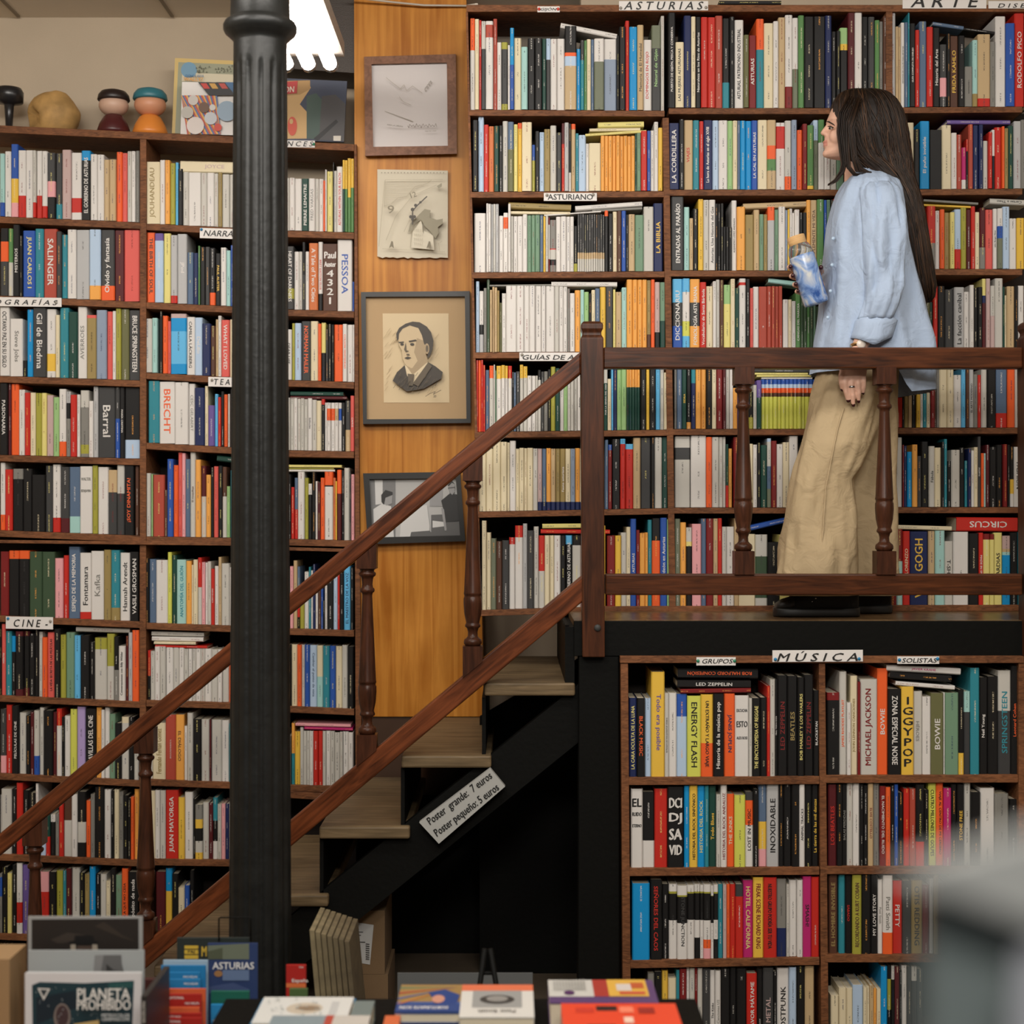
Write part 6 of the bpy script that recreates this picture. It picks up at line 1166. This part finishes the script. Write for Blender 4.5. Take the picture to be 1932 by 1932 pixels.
for i in range(7):
    x = 584 + i*11; D = 4.15 + .01*i; a = P(x, 1755 + i*3.5, D)
    m = MB(); V = [(a.x, D, a.z), (a.x+.012, D, a.z-.002), (a.x+.012+.05, D, .0), (a.x+.05, D, 0)]
    m.add(V + [(p[0], p[1]+.24, p[2]) for p in V], [(0,1,2,3)[::-1], (4,5,6,7), (0,1,5,4)[::-1], (1,2,6,5)[::-1], (2,3,7,6)[::-1], (3,0,4,7)[::-1]])
    o = obj('old_magazine', m, simple('old_paper', rgb(122 - i*5, 110 - i*5, 82 - i*4), .8, var=.25, vscale=30), loc=(a.x, D, 0)); tag(o, f'worn tan old magazine leaning right of the column, {ordw(i+1)} from left of seven', 'magazine', 'old magazines leaning under the stairs')
upright('grey_board', 'grey board leaning behind the easel legs under the stairs', 'board', 750, 1005, 1836, 4.4, 0, .006, (92, 94, 94), [], [])
m = MB()
for x0, x1 in ((915, 895), (925, 948)): m.tube([P(x0, 1790, 4.0), P(x1 + (x1-x0)*1.2, 2100, 4.0)], .007, 8)
m.tube([P(905, 1836, 4.0), P(935, 1836, 4.0)], .005, 8)
tag(obj('easel', m, M['black'], smooth=True), 'small black easel legs behind the face-up books', 'easel')
# face-up books on the table
def tbook(x0, x1, yb, yf, z, th, label, colr, shapes, texts, page=(214, 208, 192), sk=0):
    """lying book: back edge seen at yb, front edge at yf, top at height z"""
    D0 = (EYE-z)*F/(yf-966); D1 = (EYE-z)*F/(yb-966); X0 = (x0-966)/F*D0; X1 = (x1-966)/F*D0
    c = Vector(((X0+X1)/2, D0, z-th))
    m = MB(); e = .0022
    m.box(X0, X1, D0, D1, z-e, z); m.box(X0, X1, D0, D1, z-th, z-th+e); m.box(X0, X1, D1-e, D1, z-th+e, z-e)
    o = obj('book', m, simple('paperback_cover', rgb(*colr), .35), loc=tuple(c)); tag(o, label, 'book', 'face-up books on the display table')
    p = MB(); p.box(X0+.002, X1-.002, D0+.002, D1-e, z-th+e, z-e); obj('page_block', p, M['pages'], o, loc=tuple(c))
    mp = lambda u, v, l: Vector((X0 + (X1-X0)*u, D1 + (D0-D1)*v, z + .0003*l))
    m = MB()
    for l, (poly, cc) in enumerate(shapes):
        ar = sum(poly[i][0]*poly[(i+1)%len(poly)][1]-poly[(i+1)%len(poly)][0]*poly[i][1] for i in range(len(poly)))
        pts = [mp(a, b, l+1) for a, b in poly]
        if ar > 0: pts.reverse()
        m.add(pts, [tuple(range(len(pts)))], 0, rgb(*cc))
    for s, u, v, w, h, up, cc in texts:
        d = 1 if up else -1
        put_text(m, s, mp(u, v, len(shapes)+2), (d, 0, 0), (0, d, 0), w*(X1-X0), h*(D1-D0), 0, rgb(*cc), 0, .01, 1.6)
    if m.v: obj('cover_print', m, M['print'], o, attrs=True, loc=tuple(c))
    return o
R = lambda a, b, c, d: [(a, b), (c, b), (c, d), (a, d)]
zt_ = .571
def base(x0, x1, yb, yf, z, col, label):   # the copy underneath
    tbook(x0, x1, yb, yf, z, z - zt_ - .0005, label, col, [], [])
tbook(474, 652, 1881, 1930, .612, .02, 'white illustrated book lying behind the grey-blue book at far left', (212, 212, 208), [(disc(.5, .45, .2, .22), (190, 178, 160)), (disc(.55, .45, .12, .1), (140, 120, 98)), (R(.78, .2, .86, .8), (186, 186, 184))] + [(disc(random.random()*.7+.05, random.random()*.8+.1, .012, .02), (150, 160, 160)) for _ in range(24)], [])
base(470, 656, 1884, 1934, .591, (34, 110, 150), 'bright blue book underneath the white illustrated book')
tbook(482, 680, 1916, 1985, .632, .060, 'grey-blue book with cream corner, nearest at lower left of the table', (132, 146, 152), [(R(.62, 0, 1, 1), (188, 182, 174)), (R(.55, .0, .63, .5), (170, 70, 54))], [])
tbook(655, 694, 1888, 1935, .612, .04, 'grey-green book end right of the white illustrated book', (112, 124, 122), [], [])
tbook(745, 871, 1858, 1911, .618, .022, 'colourful book titled FORTUNATE SON turned upside down', (62, 92, 150), [(R(0, 0, 1, .62), (150, 120, 70))] + [([(.9, .1), (0, .1*i), (0, .1*i+.05)], c) for i, c in ((1, (80, 120, 90)), (3, (170, 60, 50)), (5, (60, 90, 150)), (7, (196, 120, 60)))] + [([(.45, .3), (.7, .2), (.95, .4), (.9, .75), (.6, .7)], (34, 62, 124)), (disc(.62, .55, .1, .14), (196, 140, 120)), (R(0, .72, 1, 1), (40, 66, 124))], [('FORTUNATE SON', .42, .86, .72, .13, False, (226, 224, 220))])
base(744, 872, 1863, 1918, .595, (196, 120, 70), 'lower copy beneath the colourful upside-down book')
tbook(866, 1008, 1858, 1919, .622, .026, 'white book with orange strip and a hat photo, centre of the table', (214, 212, 206), [(R(0, 0, 1, .2), (214, 112, 76)), (R(.16, .2, .84, .72), (150, 150, 148)), (disc(.5, .48, .24, .14), (58, 56, 54)), (disc(.5, .46, .15, .09), (140, 138, 134))], [('Patti Smith', .5, .84, .5, .09, False, (120, 116, 110))])
base(868, 1008, 1862, 1924, .595, (206, 204, 196), 'lower copy beneath the white book with orange strip')
tbook(1037, 1243, 1849, 1892, .632, .05, 'purple book with yellow and red picture, rear right of the table', (92, 66, 112), [(R(0, 0, .42, .74), (196, 194, 188)), (R(.42, 0, .56, .74), (164, 54, 44)), (R(.56, 0, .93, .74), (214, 168, 70)), (R(.64, .2, .78, .5), (206, 196, 190)), (R(.78, .15, .9, .4), (186, 90, 50)), (R(.66, .55, .9, .66), (196, 80, 60)), (disc(.19, .6, .05, .09), (80, 40, 90))] + [(R(.05 + .028*i, .08, .065 + .028*i, .5), (160, 158, 152)) for i in range(11)], [])
tbook(1068, 1306, 1893, 1990, .655, .083, 'bright orange-red book, nearest right on the table', (226, 74, 44), [(R(.3, .06, .48, .16), (40, 22, 20)), (R(.12, .1, .28, .2), (196, 54, 34)), (R(.5, .08, .62, .2), (236, 130, 100)), (R(.66, .1, .8, .22), (150, 40, 30)), (R(.2, .45, .44, .5), (60, 26, 22)), (R(.52, .3, .6, .42), (236, 200, 180)), (R(.1, .6, .7, .64), (110, 30, 24))], [])
tbook(716, 746, 1916, 1960, .612, .035, 'small orange book edge left of the colourful book', (206, 104, 62), [], [])
# large soft shapes close to the lens at lower right
D = .5
pc = thing('paper_pack', 'out-of-focus pale grey paper pack close by at lower right', 'paper pack', tuple(P(1900, 1900, D)))
kk = D/F
def slab(name, pts, D, d, col):
    m = MB(); m.prism(pts, D, d); obj(name, m, simple(name + '_grey', rgb(*col), .7), pc, loc=tuple(P(1900, 1900, D)))
slab('back_sheet', [(1745, 1690), (2150, 1560), (2150, 2200), (1745, 2200)], D+.012, .01, (96, 106, 106))
slab('top_sheet', [(1700, 1650), (2150, 1520), (2150, 1790), (1990, 1760)], D, .01, (152, 154, 152))
slab('front_sheet', [(1930, 1800), (2150, 1780), (2150, 2200), (1900, 2200)], D-.004, .003, (160, 162, 170))
build_books()
